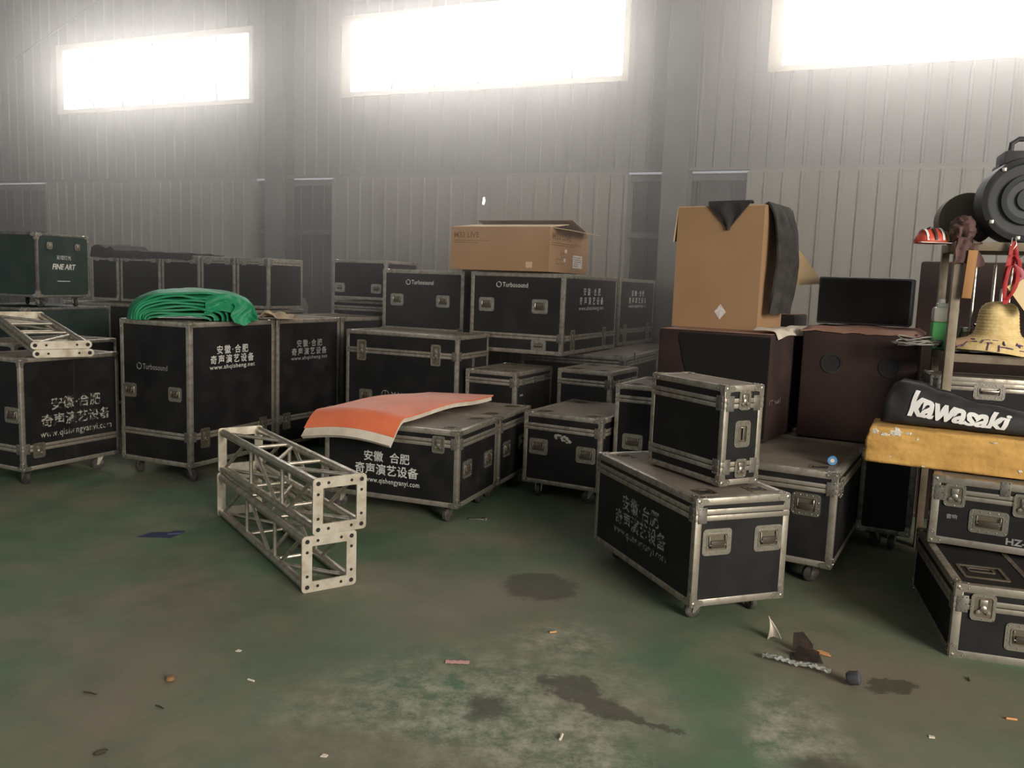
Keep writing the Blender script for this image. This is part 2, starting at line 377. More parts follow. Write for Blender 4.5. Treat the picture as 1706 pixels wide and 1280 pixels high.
def rivets(mb, w, h, n1, n2, z, r=0.0042, mi=0):
    P = []
    for i in range(n1): x = -w/2+w*i/(n1-1); P += [(x, h/2), (x, -h/2)]
    for i in range(1, n2-1): y = -h/2+h*i/(n2-1); P += [(w/2, y), (-w/2, y)]
    for (x, y) in P: mb.lathe([(r, z), (r*.7, z+.0025), (1e-6, z+.003)], 6, mi, Matrix.Translation((x, y, 0)))
def handle_meshes(w, h):
    def mk():
        mb = MB(); t = 0.026
        mb.ring(rrect(w, h, .02), rrect(w-2*t, h-2*t, .01), 0, .005, 0)
        mb.ring(rrect(w-2*t+.008, h-2*t+.008, .013), rrect(w-2*t-.004, h-2*t-.004, .008), .004, .0085, 0)
        mb.prism(rrect(w-2*t, h-2*t, .01), .0, .0012, 1)
        rivets(mb, w-t*.95, h-t*.95, 5, 4, .005)
        me = mb.mesh('handle', ['steel', 'dish'])
        g = MB(); ww, hh = w-2*t-.02, h-2*t-.016
        g.tube([(-ww/2, hh/2, .006), (-ww/2, hh/2-.004, .010), (-ww/2, -hh/2+.02, .012), (ww/2, -hh/2+.02, .012), (ww/2, hh/2-.004, .010), (ww/2, hh/2, .006)], .0042, 8, 0)
        g.box((-ww/2+.006, -hh/2+.004, .004), (ww/2-.006, hh*.12, .0165), 1, None, .004)
        return me, g.mesh('handle_bar', ['steel', 'grip'])
    return cached(('handle', w, h), mk)
def latch_meshes(w, h):
    def mk():
        mb = MB(); t = 0.014
        mb.ring(rrect(w, h, .018), rrect(w-2*t, h-2*t, .012), 0, .0055, 0)
        mb.prism(rrect(w-2*t, h-2*t, .012), 0, .0015, 1); rivets(mb, w-t, h-t, 3, 3, .0055, .004)
        me = mb.mesh('latch', ['steel', 'dish'])
        g = MB(); s = min(w, h)
        g.box((-.016, .004, .0015), (.016, h*.3, .009), 0, None, .002)
        g.lathe([(.014, .0015), (.014, .012), (.009, .0145), (1e-6, .015)], 12, 0, Matrix.Translation((0, -.004, 0)))
        for sx in (-1, 1):
            g.prism([(0, .004), (sx*s*.26, -s*.16), (sx*s*.27, -s*.25), (sx*s*.17, -s*.27), (0, -.018)][::sx], .003, .009, 0)
            g.lathe([(.009, .003), (.009, .012), (1e-6, .013)], 8, 0, Matrix.Translation((sx*s*.21, -s*.21, 0)))
        return me, g.mesh('twist_key', ['steel'])
    return cached(('latch', w, h), mk)
def clasp_mesh():
    def mk():
        mb = MB()
        for s in (-1, 1):
            mb.box((-.026, s*.018-.013, 0), (.026, s*.018+.013, .006), 0, None, .002)
            for x in (-.018, .018): mb.lathe([(.004, .006), (1e-6, .009)], 6, 0, Matrix.Translation((x, s*.018, 0)))
        mb.tube([(-.026, 0, .006), (.026, 0, .006)], .005, 8, 0)
        return mb.mesh('hinge', 'steel')
    return cached('clasp', mk)
def brace_mesh():
    def mk():
        mb = MB(); mb.box((-.024, -.04, 0), (.024, .04, .004), 0, None, .0015); rivets(mb, .034, .064, 3, 3, .004, .0042)
        return mb.mesh('corner_brace', 'dull_alu')
    return cached('brace', mk)
def dish_mesh():
    def mk():
        mb = MB(); w, h = .11, .11
        mb.ring(rrect(w, h, .012), rrect(w-.024, h-.024, .02), 0, .003, 0); mb.prism(rrect(w-.022, h-.022, .02), 0, .001, 1)
        mb.ring(circ(.036, 16), circ(.03, 16), .001, .0025, 0)
        return mb.mesh('stacking_dish', ['dish', 'dark'])
    return cached('dish', mk)
def caster_meshes(h):
    def mk():
        r = min(.05, h*.42); a = MB()
        a.box((-.045, -.045, h-.006), (.045, .045, h), 0, None, .002)
        a.lathe([(.026, h-.02), (.03, h-.006)], 14, 0)
        for s in (-1, 1): a.add([(-.018, s*.021, h-.018), (.024, s*.021, h-.018), (.034, s*.021, r-.008), (.018, s*.021, r-.008), (-.018, s*.025, h-.018), (.024, s*.025, h-.018), (.034, s*.025, r-.008), (.018, s*.025, r-.008)], [(0, 1, 2, 3), (7, 6, 5, 4), (0, 4, 5, 1), (1, 5, 6, 2), (2, 6, 7, 3), (3, 7, 4, 0)], 0)
        b = MB(); m = Matrix.Translation((.024, 0, r)) @ Matrix.Rotation(R(90), 4, 'X')
        b.lathe([(.012, -.018), (r*.82, -.017), (r, -.011), (r, .011), (r*.82, .017), (.012, .018)], 18, 0, m)
        return a.mesh('caster', 'steel'), b.mesh('wheel', 'rubber')
    return cached(('caster', h), mk)

rng = random.Random(4)
def case(label, x, y, yaw, W, D, z0, H, bands=(), feats=(), casters=True, dishes=True, trim=0.03, group=None,
         body='black', metal='alu', band_h=0.052, seam=None, name='flight_case', big=1.0, top='top', corners=True):
    t = thing(name, label, 'case', (x, y, 0 if casters else z0), yaw, group)
    zb = z0 if casters else 0.0
    mb = MB(); mb.box((0, 0, zb), (W, D, zb+H), 0)
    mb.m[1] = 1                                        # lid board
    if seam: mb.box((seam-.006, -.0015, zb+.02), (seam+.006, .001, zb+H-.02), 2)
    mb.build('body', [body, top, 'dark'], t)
    e = MB(); k = trim; o = .0022; X = (-o, k, W-k, W+o); Y = (-o, k, D-k, D+o); Z = (zb-o, zb+k, zb+H-k, zb+H+o)
    for a in (0, 2):
        for b in (0, 2):
            e.box((-o, Y[a], Z[b]), (W+o, Y[a+1], Z[b+1]), 0, None, .003)
            e.box((X[a], -o, Z[b]), (X[a+1], D+o, Z[b+1]), 0, None, .003)
            e.box((X[a], Y[b], zb-o), (X[a+1], Y[b+1], zb+H+o), 0, None, .003)
    e.build('edge_trim', metal, t)
    for bz in bands:
        b = MB(); q = .0032
        for (lo, hi) in ((-band_h/2, -.0022), (.0022, band_h/2)):
            z1, z2 = zb+bz+lo, zb+bz+hi
            b.box((-q, -q, z1), (W+q, .01, z2), 0, None, .0015); b.box((-q, D-.01, z1), (W+q, D+q, z2), 0, None, .0015)
            b.box((-q, .008, z1), (.01, D-.008, z2), 0, None, .0015); b.box((W-.01, .008, z1), (W+q, D-.008, z2), 0, None, .0015)
        b.build('lid_band', metal, t)
        for (cx, cy, n, u) in ((0, .034, (-1, 0, 0), (0, -1, 0)), (.034, 0, (0, -1, 0), (1, 0, 0))):
            put('corner_brace', brace_mesh(), t, frame_m(u, (0, 0, 1), n, Vector((cx, cy, zb+bz))+Vector(n)*.003))
    if corners:
        cm = corner_mesh(big)
        for i, (cx, cy) in enumerate(((0, 0), (W, 0), (W, D), (0, D))):
            put('ball_corner', cm, t, Matrix.Translation((cx, cy, zb)) @ Matrix.Rotation(R(90*i), 4, 'Z'))
            # flipped about the x axis: pointing (+x, -y, -z)
            put('ball_corner', cm, t, Matrix.Translation((cx, cy, zb+H)) @ Matrix.Rotation(R(90*(i+1)), 4, 'Z') @ Matrix.Rotation(R(180), 4, 'X'))
    if casters:
        ca, wh = caster_meshes(z0)
        for cx in (.1, W-.1):
            for cy in (.1, D-.1):
                c = put('caster', ca, t, Matrix.Translation((cx, cy, 0)) @ Matrix.Rotation(rng.uniform(0, 6.28), 4, 'Z')); put('wheel', wh, c)
    if dishes:
        for cx in (.12, W-.12):
            for cy in (.12, D-.12): put('stacking_dish', dish_mesh(), t, Matrix.Translation((cx, cy, zb+H)))
    for f in feats:
        kind, face, u, v = f[:4]; ex = f[4] if len(f) > 4 else None
        if face == 'L': m = frame_m((0, -1, 0), (0, 0, 1), (-1, 0, 0), (0, D-u, zb+v))
        elif face == 'T': m = frame_m((1, 0, 0), (0, 1, 0), (0, 0, 1), (u, v, zb+H))
        else: m = frame_m((1, 0, 0), (0, 0, 1), (0, -1, 0), (u, 0, zb+v))
        if kind == 'handle':
            hw, hh, rot = (ex or (.16, .12, 0)); a, b = handle_meshes(hw, hh)
            h = put('handle', a, t, m @ Matrix.Rotation(R(rot), 4, 'Z')); put('handle_bar', b, h)
        elif kind == 'latch':
            lw, lh = (ex or (.1, .115)); a, b = latch_meshes(lw, lh)
            h = put('latch', a, t, m @ Matrix.Translation((0, 0, .003))); put('twist_key', b, h)
        elif kind == 'hinge': put('hinge', clasp_mesh(), t, m @ Matrix.Translation((0, 0, .003)))
        elif kind == 'brace': put('corner_brace', brace_mesh(), t, m @ Matrix.Translation((0, 0, .001)))
        elif kind == 'text':
            g, mt = ex; tx = g if isinstance(g, MB) else g(); tx.build('lettering', mt, t, m)
        elif kind == 'part':
            g, nm, mt = ex; g.build(nm, mt, t, m)
    return t
URL1, URL2 = 'www.ahqisheng.net', 'www.qishengyanyi.com'
def company(url, width, gap='·', space=1.1, pitch=.17): return lambda: lettering_company(url, width, gap, space, pitch)
def sound(width): return lambda: lettering_sound(width)

# ------------------------------------------------------------------ the shed
WYAW = WALL_YAW-90
WM = Matrix.Rotation(R(WYAW), 4, 'Z')                 # wall frame: x to the right (= -s), y away from the camera
def shell(name, mb, m, parent=None, angle=30):
    o = mb.build(name, m, parent, None if parent else WM, angle)
    if parent is None: o['kind'] = 'structure'
    return o
mb = MB(); mb.box((-24, -14, -.2), (14, 15, 0)); shell('floor', mb, 'floor')
EW, ZS, ZH, ZP = 10.5, 4.287, 5.40, 3.13
WIN = [(-12.83, -8.70, 6), (-7.10, -2.83, 6), (-1.12, 3.0, 4)]   # x from, x to, panes
ROOF = 7.4
# upper cladding: one ribbed sheet with three openings
def ribbed(mb, x0, x1, z0, z1, y, pitch=.21, depth=.022, mi=0):
    xs = []; k = math.ceil(x0/pitch)
    prof = [(x0, 0)]
    while True:
        c = k*pitch
        if c+.03 > x1: break
        if c-.03 > x0: prof += [(c-.024, 0), (c-.012, -depth), (c+.012, -depth), (c+.024, 0)]
        k += 1
    prof.append((x1, 0)); prof.sort()
    vs = [(x, y+d, z0) for x, d in prof]+[(x, y+d, z1) for x, d in prof]; n = len(prof)
    mb.add(vs, [(i, i+1, n+i+1, n+i) for i in range(n-1)], mi)
mb = MB(); Y = EW+.1
ribbed(mb, -18, 8, ZP, ZS, Y); ribbed(mb, -18, 8, ZH, ROOF, Y)
xs = [-18]+[q for a, b, n in WIN for q in (a, b)]+[8]
for i in range(0, len(xs), 2): ribbed(mb, xs[i], xs[i+1], ZS, ZH, Y)
wall = shell('wall_back', mb, 'cladding_up')
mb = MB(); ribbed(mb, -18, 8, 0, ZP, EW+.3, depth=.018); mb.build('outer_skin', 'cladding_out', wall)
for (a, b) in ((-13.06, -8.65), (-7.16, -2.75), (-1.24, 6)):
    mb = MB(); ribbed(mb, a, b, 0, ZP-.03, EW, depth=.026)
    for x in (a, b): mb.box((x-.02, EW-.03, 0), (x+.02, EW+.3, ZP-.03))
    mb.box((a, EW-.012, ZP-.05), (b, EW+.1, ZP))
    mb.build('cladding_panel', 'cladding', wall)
mb = MB(); mb.prism([(-.018, -.045), (.006, -.05), (.02, .0), (.01, .05), (-.01, .04)], -.003, 0, 0, frame_m((1, 0, 0), (0, 0, 1), (0, -1, 0), (-4.74, EW-.003, 2.77)))
mb.build('daylight_gap', 'hole', wall)
n = 1
def trim(mb, m):
    global n
    o = shell('trim_%d' % n, mb, m); n += 1; return o
for cx in (-14.8, -8.1, -2.1, 3.9):                    # H section steel columns
    mb = MB(); mb.box((cx-.16, EW-.2, 0), (cx+.16, EW-.185, ROOF)); mb.box((cx-.16, EW+.075, 0), (cx+.16, EW+.09, ROOF)); mb.box((cx-.008, EW-.185, 0), (cx+.008, EW+.075, ROOF))
    trim(mb, 'column')
for (a, b) in ((-14.6, -13.08), (-8.63, -7.18), (-2.73, -1.26)):   # rails across the open bays
    for z in (2.3, 3.02):
        mb = MB(); mb.box((a, EW+.12, z), (b, EW+.2, z+.07)); trim(mb, 'column')
mb = MB(); mb.box((-18, EW+.02, ZP), (8, EW+.1, ZP+.035)); trim(mb, 'cladding_up')
for i, (a, b, k) in enumerate(WIN):
    t = bpy.data.objects.new('window_%d' % (i+1), None); COL.objects.link(t); t.matrix_local = WM; t['kind'] = 'structure'
    mb = MB(); f = .07
    mb.box((a, EW+.06, ZS-.02), (b, EW+.2, ZS+.05)); mb.box((a, EW+.06, ZH-.1), (b, EW+.2, ZH))
    mb.box((a, EW+.06, ZS), (a+.16, EW+.2, ZH)); mb.box((b-f, EW+.06, ZS), (b, EW+.2, ZH)); mb.build('window_frame', 'frame', t)
    a2, b2 = a+.16, b-f; mb = MB()
    for j in range(1, k): x = a2+(b2-a2)*j/k; mb.box((x-.022, EW+.09, ZS+.05), (x+.022, EW+.15, ZH-.1))
    mb.build('mullion', 'column', t)
    mb = MB(); mb.box((a2, EW+.135, ZS+.05), (b2, EW+.145, ZH-.1)); mb.build('pane', 'pane', t)
mb = MB(); mb.box((-18.1, 2, 0), (-18, 11, ROOF)); shell('wall_left', mb, 'cladding_up')
mb = MB(); mb.box((8, 4, 0), (8.1, 11, ROOF)); shell('wall_right', mb, 'cladding_up')
mb = MB(); mb.box((-18.2, -2.5, ROOF), (8.2, 11.2, ROOF+.1)); shell('ceiling', mb, 'cladding_up')
mb = MB(); mb.tube([(-13.6, EW-.1, 5.2), (-8.3, EW-.1, 7.3)], .012, 8); trim(mb, 'column')

# ------------------------------------------------------------------ flight cases
STK = 'flight cases stacked in the pile'
case('black case at far left carrying two short ladder trusses, company lettering across a centre seam', -3.621, 6.021, 65.27, .85, .6, .13, .846,
     (.165,), [('text', 'R', .46, .36, (company(URL2, .6, '·', 1.0, .21), 'worn')), ('latch', 'R', .13, .145), ('handle', 'L', .5, .42)], seam=.44)
case('black case behind the far left case, its dusty lid a little higher', -4.079, 6.715, 66.06, .99, .62, .13, .89, (), [], trim=.028)
case('tall black case under the folded green tarp, company lettering on its right side', -2.49, 6.33, 66.49, .982, .732, .13, 1.135, (.24,),
     [('text', 'R', .47, .835, (company(URL1, .5, '·', 1.35, .155), 'paint')), ('text', 'L', .34, .77, (sound(.33), 'faint')), ('handle', 'L', .1, .57, (.135, .115, 0)),
      ('handle', 'L', .58, .57, (.135, .115, 0)), ('latch', 'R', .15, .22, (.1, .16)), ('latch', 'R', .83, .22, (.1, .16))], trim=.036, group=STK)
case('tall black lettered case right of the one under the tarp, kraft paper on its lid', -2.086, 7.265, 63, .86, .7, .13, 1.135, (.24,),
     [('text', 'R', .43, .84, (company(URL1, .48, '·', 1.35, .155), 'faint')), ('latch', 'R', .12, .22, (.1, .15)), ('latch', 'R', .72, .22, (.1, .15))], trim=.034, group=STK)
case('tall black case half hidden behind the mixer case, bare dusty lid', -1.685, 8.075, 62, .71, .7, .13, 1.135, (.24,), [], trim=.034, group=STK)
m = MB(); write(m, 'YAMAHA', .1, 0, .34, .06, bold=.02); m.ring([(x-.13, y) for x, y in circ(.042, 20)], [(x-.13, y) for x, y in circ(.036, 20)], 0, .0008)
for a in (90, 210, 330): m.box((-.002, 0, 0), (.002, .036, .0008), 0, Matrix.Translation((-.13, 0, 0)) @ Matrix.Rotation(R(a-90), 4, 'Z'))
case('big black mixer case behind the orange mat, two tall latches on its front', -.482, 7.215, 66.48, .62, 1.169, .13, 1.048, (.87,),
     [('latch', 'L', .17, .87, (.1, .19)), ('latch', 'L', .95, .87, (.1, .19)), ('handle', 'L', .22, .45, (.14, .12, 0)), ('text', 'L', .56, .475, (m, 'faint')),
      ('brace', 'R', .3, .80)], trim=.032, group=STK)
case('black case hidden behind the mixer case, carrying the left speaker case', *pes(7.14, 3.8)[:2], 66, 1.1, .8, .13, .866, (), [], trim=.03)
case('black speaker case standing behind the mixer case, left of the one under the long carton', -.503, 8.13, 66.23, 1.12, .93, 1.017, .741, (.14,),
     [('text', 'L', .43, .62, (sound(.32), 'paint')), ('handle', 'L', .17, .44, (.15, .12, 0)), ('handle', 'L', .7, .44, (.15, .12, 0))], casters=False, trim=.036, group=STK)
case('black speaker case under the long carton, showing its logo face and a lettered side', .444, 7.518, 64.94, 1.51, .955, 1.017, .741, (.155,),
     [('text', 'L', .43, .63, (sound(.33), 'paint')), ('handle', 'L', .17, .44, (.16, .13, 0)), ('handle', 'L', .72, .44, (.16, .13, 0)), ('handle', 'L', .72, .08, (.15, .1, 0)),
      ('text', 'R', .74, .5, (company(URL1, .68, '·', 2.0, .13), 'paint')), ('latch', 'R', .24, .13, (.11, .2)), ('latch', 'R', 1.14, .13, (.11, .2))], casters=False, trim=.036, group=STK)
case('black lettered speaker case second in the row behind the long carton', 1.155, 9.167, 62.5, 1.2, .72, 1.017, .741, (.155,),
     [('text', 'R', .6, .5, (company(URL1, .6, '·', 2.0, .135), 'paint')), ('latch', 'R', .2, .13, (.11, .2)), ('latch', 'R', 1.0, .13, (.11, .2))], casters=False, trim=.034, group=STK)
case('black case in the shade left of the tall brown carton, only its top corner showing', *pes(9.2, 1.66)[:2], 64, .6, .5, .13, 1.64, (1.1,), [], trim=.03, dishes=False)
case('low wide black case under the speaker cases, its front edge just showing', *pes(7.57, 2.2)[:2], 66, 1.2, 1.08, .13, .868, (.8,), [('brace', 'R', .3, .86)], trim=.034)
case('black case hidden under the far lettered speaker case', *pes(8.82, 2.2)[:2], 66, 1.0, .9, .13, .868, (), [], trim=.03)
HG = [('hinge', 'R', q, .675) for q in (.14, .38, .62)]
case('black case right of the mixer case, three hinges along its right side', .033, 7.052, 64.5, .79, .49, .13, .764, (.675,),
     HG+[('part', 'R', .12, .56, ((lambda: (lambda q: (q.box((-.03, -.008, 0), (.03, .008, .0008)), q)[1])(MB()))(), 'sticker', 'faint'))], trim=.034)
case('black case tucked beneath the lettered speaker case, between two lower lids', .851, 7.049, 61.94, .66, .505, .13, .797, (.69,), [('hinge', 'R', .16, .69), ('hinge', 'R', .52, .69)], trim=.034)
case('black case with one handle showing, behind the small upright rack case', 1.14, 5.985, 62.36, .68, .40, .13, .803, (.70,),
     [('handle', 'L', .15, .38, (.16, .12, 0)), ('handle', 'L', .9, .38, (.16, .12, 0))][:1], trim=.03)
case('low black case under the orange mat, big company lettering on its front', -.343, 5.477, 69.58, .695, 1.05, .12, .53, (.44,),
     [('text', 'L', .5, .205, (company('网址:'+URL2, .5, '  ', 1.05, .185), 'paint')), ('latch', 'L', .9, .43, (.095, .12)), ('handle', 'R', .15, .25, (.15, .125, 0)), ('handle', 'R', .53, .25, (.15, .125, 0))], trim=.034)
case('low black case directly behind the lettered one under the orange mat', -.081, 6.172, 69.3, .69, .8, .12, .53, (.44,), [('handle', 'R', .16, .26, (.15, .125, 0)), ('handle', 'R', .5, .26, (.15, .125, 0))], trim=.032)
sm = MB()
for k in range(9):
    a = rng.uniform(0, 6.28); rr = rng.uniform(0, .05); cx, cy = rr*1.6*math.cos(a), rr*.7*math.sin(a)
    sm.prism([(cx+.028*rng.uniform(.5, 1.3)*math.cos(q*.7), cy+.018*rng.uniform(.5, 1.3)*math.sin(q*.7)) for q in range(9)], 0, .0006+.0001*k)
case('low black case mid-pile with a white paint smudge between two front handles', .682, 6.062, 61.62, .9, .651, .12, .551, (.445,),
     [('handle', 'L', .13, .29, (.16, .125, 0)), ('handle', 'L', .53, .27, (.16, .125, 0)), ('part', 'L', .34, .37, (sm, 'paint_smudge', 'worn'))], trim=.032)
case('black case on casters in front, lettered side and two handles, rack case on its lid', .92, 3.919, 19.59, .543, 1.119, .10, .545, (.462,),
     [('handle', 'R', .125, .325, (.165, .135, 0)), ('handle', 'R', .425, .325, (.165, .135, 0)), ('text', 'L', .56, .235, (company(URL2, .58, '·', 1.05, .17), 'worn'))], trim=.034, band_h=.058, big=1.05)
case('small upright rack case standing on the front case, shiny latches and a vertical handle', 1.083, 4.153, 27.73, .258, .603, .661, .515, (.095, .425),
     [('latch', 'R', .129, .44, (.078, .1)), ('latch', 'R', .129, .085, (.078, .1)), ('handle', 'R', .129, .265, (.14, .105, 90)),
      ('brace', 'R', .215, .425), ('brace', 'R', .215, .095)], casters=False, trim=.03, name='rack_case', dishes=False)
case('black case right of the front case in shadow, blue tape on its dusty lid', 1.833, 4.506, 60.35, 1.38, .72, .12, .548, (.455,),
     [('handle', 'L', .56, .35, (.16, .13, 0)), ('handle', 'L', .16, .35, (.16, .13, 0)), ('latch', 'R', .12, .45)], trim=.036)
case('black case hidden behind the shadowed case, under the right speaker cabinet', *pes(6.36, -.15)[:2], 66, .42, .65, .12, .548, (), [], trim=.03)
case('low black case added to darken the gap below the maroon covered cabinet', 2.60, 5.19, 62, .5, .32, .12, .548, (), [], trim=.03, dishes=False, metal='dull_alu')  # added dark filler, hides the lit floor behind the gap and props the cabinet
case('narrow black case hidden behind the rack case, under the left speaker cabinet', *pes(5.45, .95)[:2], 60.35, .55, .22, .12, .548, (), [], trim=.03, dishes=False)
tb = MB()
for cx in (.16, .52):
    tb.ring(rrect(.2, .2, .012, 4, cx, .22), rrect(.17, .17, .01, 4, cx, .22), 0, .004); tb.ring(rrect(.12, .06, .01, 4, cx, .25), rrect(.1, .045, .01, 4, cx, .25), 0, .004)
tb.box((.335, .03, 0), (.36, .82, .003))
case('bottom case of the right stack, standing on the floor with butterfly latch and wide handle', 2.084, 3.687, -16.16, .9, .95, 0.0, .351, (.262,),
     [('latch', 'R', .12, .255, (.105, .125)), ('handle', 'R', .32, .135, (.2, .13, 0)), ('latch', 'R', .62, .255, (.105, .125)), ('brace', 'R', .31, .3), ('part', 'T', 0, 0, (tb, 'lid_fitting', 'dish'))], casters=False, trim=.036, dishes=False, top='black')
m = MB(); write(m, 'HZ-500', 0, 0, .17, .036, bold=.03)
m2 = MB(); write(m2, '音响', 0, 0, .05, bold=.01)
case('second case of the right stack, directly below the yellow slab', 2.255, 4.299, -26.92, .8, .48, .368, .358, (.272,),
     [('latch', 'R', .105, .265, (.1, .12)), ('latch', 'R', .42, .255, (.1, .12)), ('handle', 'R', .27, .145, (.18, .125, 0)), ('text', 'R', .44, .06, (m, 'faint')), ('text', 'R', .1, .15, (m2, 'faint')),
      ('brace', 'R', .33, .33)], casters=False, trim=.036, dishes=False)
# far left: dark green lighting case on its own stack, the back row and cases near the wall
m = MB(); write(m, 'FINE ART', 0, 0, .3, .055, shear=.25, bold=.03); write(m, '彩熠灯光', 0, .09, .18)
m.box((-.09, -.145, 0), (.07, -.138, .0008))
o = case('dark green case at far left standing on a dark case, printed lettering on its end', -4.587, 7.968, 74.68, .659, .8, .10, .615, (),
     [('text', 'R', .33, .30, (m, 'paint')), ('latch', 'R', .15, .5, (.07, .07)), ('latch', 'R', .5, .5, (.07, .07))], body='green_black', metal='dull_alu', trim=.022, top='green_black', dishes=False)
o.location.z = 1.2625
o = case('dark case at far left under the green lettered case', -4.64, 7.84, 74.7, 1.1, 1.0, .13, 1.13, (), [], body='green_black', metal='dull_alu', trim=.024, top='green_black', dishes=False)
BACK = 'row of upright cases along the back wall'
for s0, s1, lab in ((8.07, 8.5, 'upright case of the back row right behind the dark green case'), (7.42, 8.03, 'upright case of the back row second from the dark green case, under the drape'), (6.84, 7.39, 'upright case of the back row directly behind the green tarp, drape ending on its lid'),
                    (6.34, 6.81, 'upright case of the back row second from the column bay, lid uncovered'), (5.88, 6.31, 'rightmost upright case of the back row, by the dark column bay')):
    p = pes(7.38, s0, 0, 68); d = s1-s0
    case(lab, p.x, p.y, 68, .6, d, 1.288, .547, (.5,), [('latch', 'L', .1, .5, (.07, .07)), ('latch', 'L', d-.1, .5, (.07, .07))], casters=False, trim=.03, band_h=.045, group=BACK, dishes=False)
p = pes(7.0, 5.9, 0, 68)
case('long dark case under the row of upright cases by the back wall', p.x, p.y, 68, 1.05, 2.65, .13, 1.14, (), [], trim=.03, dishes=False)
case('black case near the wall with two pale handles, standing above the tan lids', -1.354, 8.701, 64.66, .6, .694, 1.433, .414, (), [('handle', 'L', .1, .12, (.13, .1, 0)), ('handle', 'L', .57, .12, (.13, .1, 0))],
     casters=False, trim=.03, dishes=False)
case('black case near the wall beneath the pale-handled one', *pes(7.56, 4.83)[:2], 66, .8, .75, .13, 1.285, (1.2,), [], trim=.03, dishes=False)
case('case near the wall with its top edge showing behind the left speaker case', *pes(8.42, 3.75)[:2], 66, .8, .7, .13, 1.70, (), [], trim=.03, dishes=False)

# ------------------------------------------------------------------ trusses
def truss(label, x, y, yaw, z0, S=.305, Ln=1.64):
    t = thing('box_truss', label, 'truss', (x, y, z0), yaw, 'silver box trusses')
    c, r = .029, .0245
    for y0 in (0, Ln):
        m = frame_m((1, 0, 0), (0, 0, 1), (0, -1, 0), (S/2, y0, S/2)); mb = MB(); z1, z2 = (-.012, 0) if y0 == 0 else (0, .012)
        hw = S/2; iw = hw-.056
        outer = rrect(S, S, .02, 4); inner = rrect(2*iw, 2*iw, .004, 4)
        mb.ring(outer, inner, z1, z2, 0, m)
        q = hw-.029
        for s1 in (-1, 1):
            for s2 in (-1, 1):
                for (px, py, pr) in ((s1*q, s2*q, .0125), (s1*(q-.058), s2*q, .0085), (s1*q, s2*(q-.058), .0085)):
                    f = 1 if y0 == 0 else -1; zz = z2 if y0 == 0 else z1
                    mb.lathe([(pr, zz-.001*f), (pr, zz+.0006*f), (1e-6, zz+.0006*f)][::1], 12, 1, m @ Matrix.Translation((px, py, 0)))
                    if pr > .01: mb.ring([(px+a, py+b) for a, b in circ(pr+.004, 14)], [(px+a, py+b) for a, b in circ(pr, 14)], zz, zz+.002*f, 0, m)
        mb.build('end_plate', ['plate', 'dark'], t)
    for cx in (c, S-c):
        for cz in (c, S-c): MB().tube([(cx, .011, cz), (cx, Ln-.011, cz)], r, 14).build('chord', 'truss', t)
    def b(p, q, br=.0115): MB().tube([p, q], br, 10).build('brace', 'truss', t)
    Y = lambda q: Ln*(1-q)
    segs = [(.03, 0, .29, 1), (.36, 1, .36, 0), (.40, 1, .63, 0), (.685, 1, .685, 0), (.735, 0, .95, 1)]
    for cx in (c, S-c):
        for (t1, k1, t2, k2) in segs: b((cx, Y(t1), c+k1*(S-2*c)), (cx, Y(t2), c+k2*(S-2*c)))
    for cz in (c, S-c):
        for (t1, k1, t2, k2) in segs: b((c+k1*(S-2*c), Y(t1), cz), (c+k2*(S-2*c), Y(t2), cz))
    return t
truss('silver box truss lying on the floor, the lower of the two stacked', -1.062, 4.161, 34.5, 0)
truss('silver box truss resting on top of the other one, shifted to the right', -1.012, 4.184, 36.2, .307)
def ladder(label, p0, p1, width, mats=('plate', 'truss')):
    p0, p1 = Vector(p0), Vector(p1); v = (p1-p0).normalized(); u = Vector((v.y, -v.x, 0)).normalized(); n_ = u.cross(v)
    t = thing('ladder_truss', label, 'truss', p0, 0, 'short ladder trusses'); m = frame_m(u, v, n_, (0, 0, 0)); Ln = (p1-p0).length; h = width/2-.03
    for y0 in (0, Ln):
        pm = m @ frame_m((1, 0, 0), (0, 0, 1), (0, -1, 0), (0, y0, 0)); mb = MB()
        mb.prism(rrect(width, .06, .0295, 5), -.006, .006, 0, pm)
        f = 1 if y0 == 0 else -1
        for px, pr in ((-h, .015), (h, .015), (-h+.075, .009), (h-.075, .009)): mb.lathe([(pr, .005*f), (pr, .0068*f), (1e-6, .0068*f)], 12, 1, pm @ Matrix.Translation((px, 0, 0)))
        mb.build('end_plate', ['plate', 'dark'], t)
    for s in (-1, 1): MB().tube([m @ Vector((s*h, .006, 0)), m @ Vector((s*h, Ln-.006, 0))], .0235, 12).build('chord', 'truss', t)
    for (t1, k1, t2, k2) in ((.04, -1, .3, 1), (.36, 1, .36, -1), (.66, 1, .66, -1), (.7, 1, .96, -1)):
        MB().tube([m @ Vector((k1*h, Ln*t1, 0)), m @ Vector((k2*h, Ln*t2, 0))], .012, 10).build('brace', 'truss', t)
ladder('short silver ladder truss lying on the far left case, underneath another', (-3.41, 6.24, 1.009), (-4.49, 7.5, 1.152), .42)
ladder('short silver ladder truss on the far left case, topmost of the two', (-3.43, 6.25, 1.071), (-4.51, 7.51, 1.214), .42)

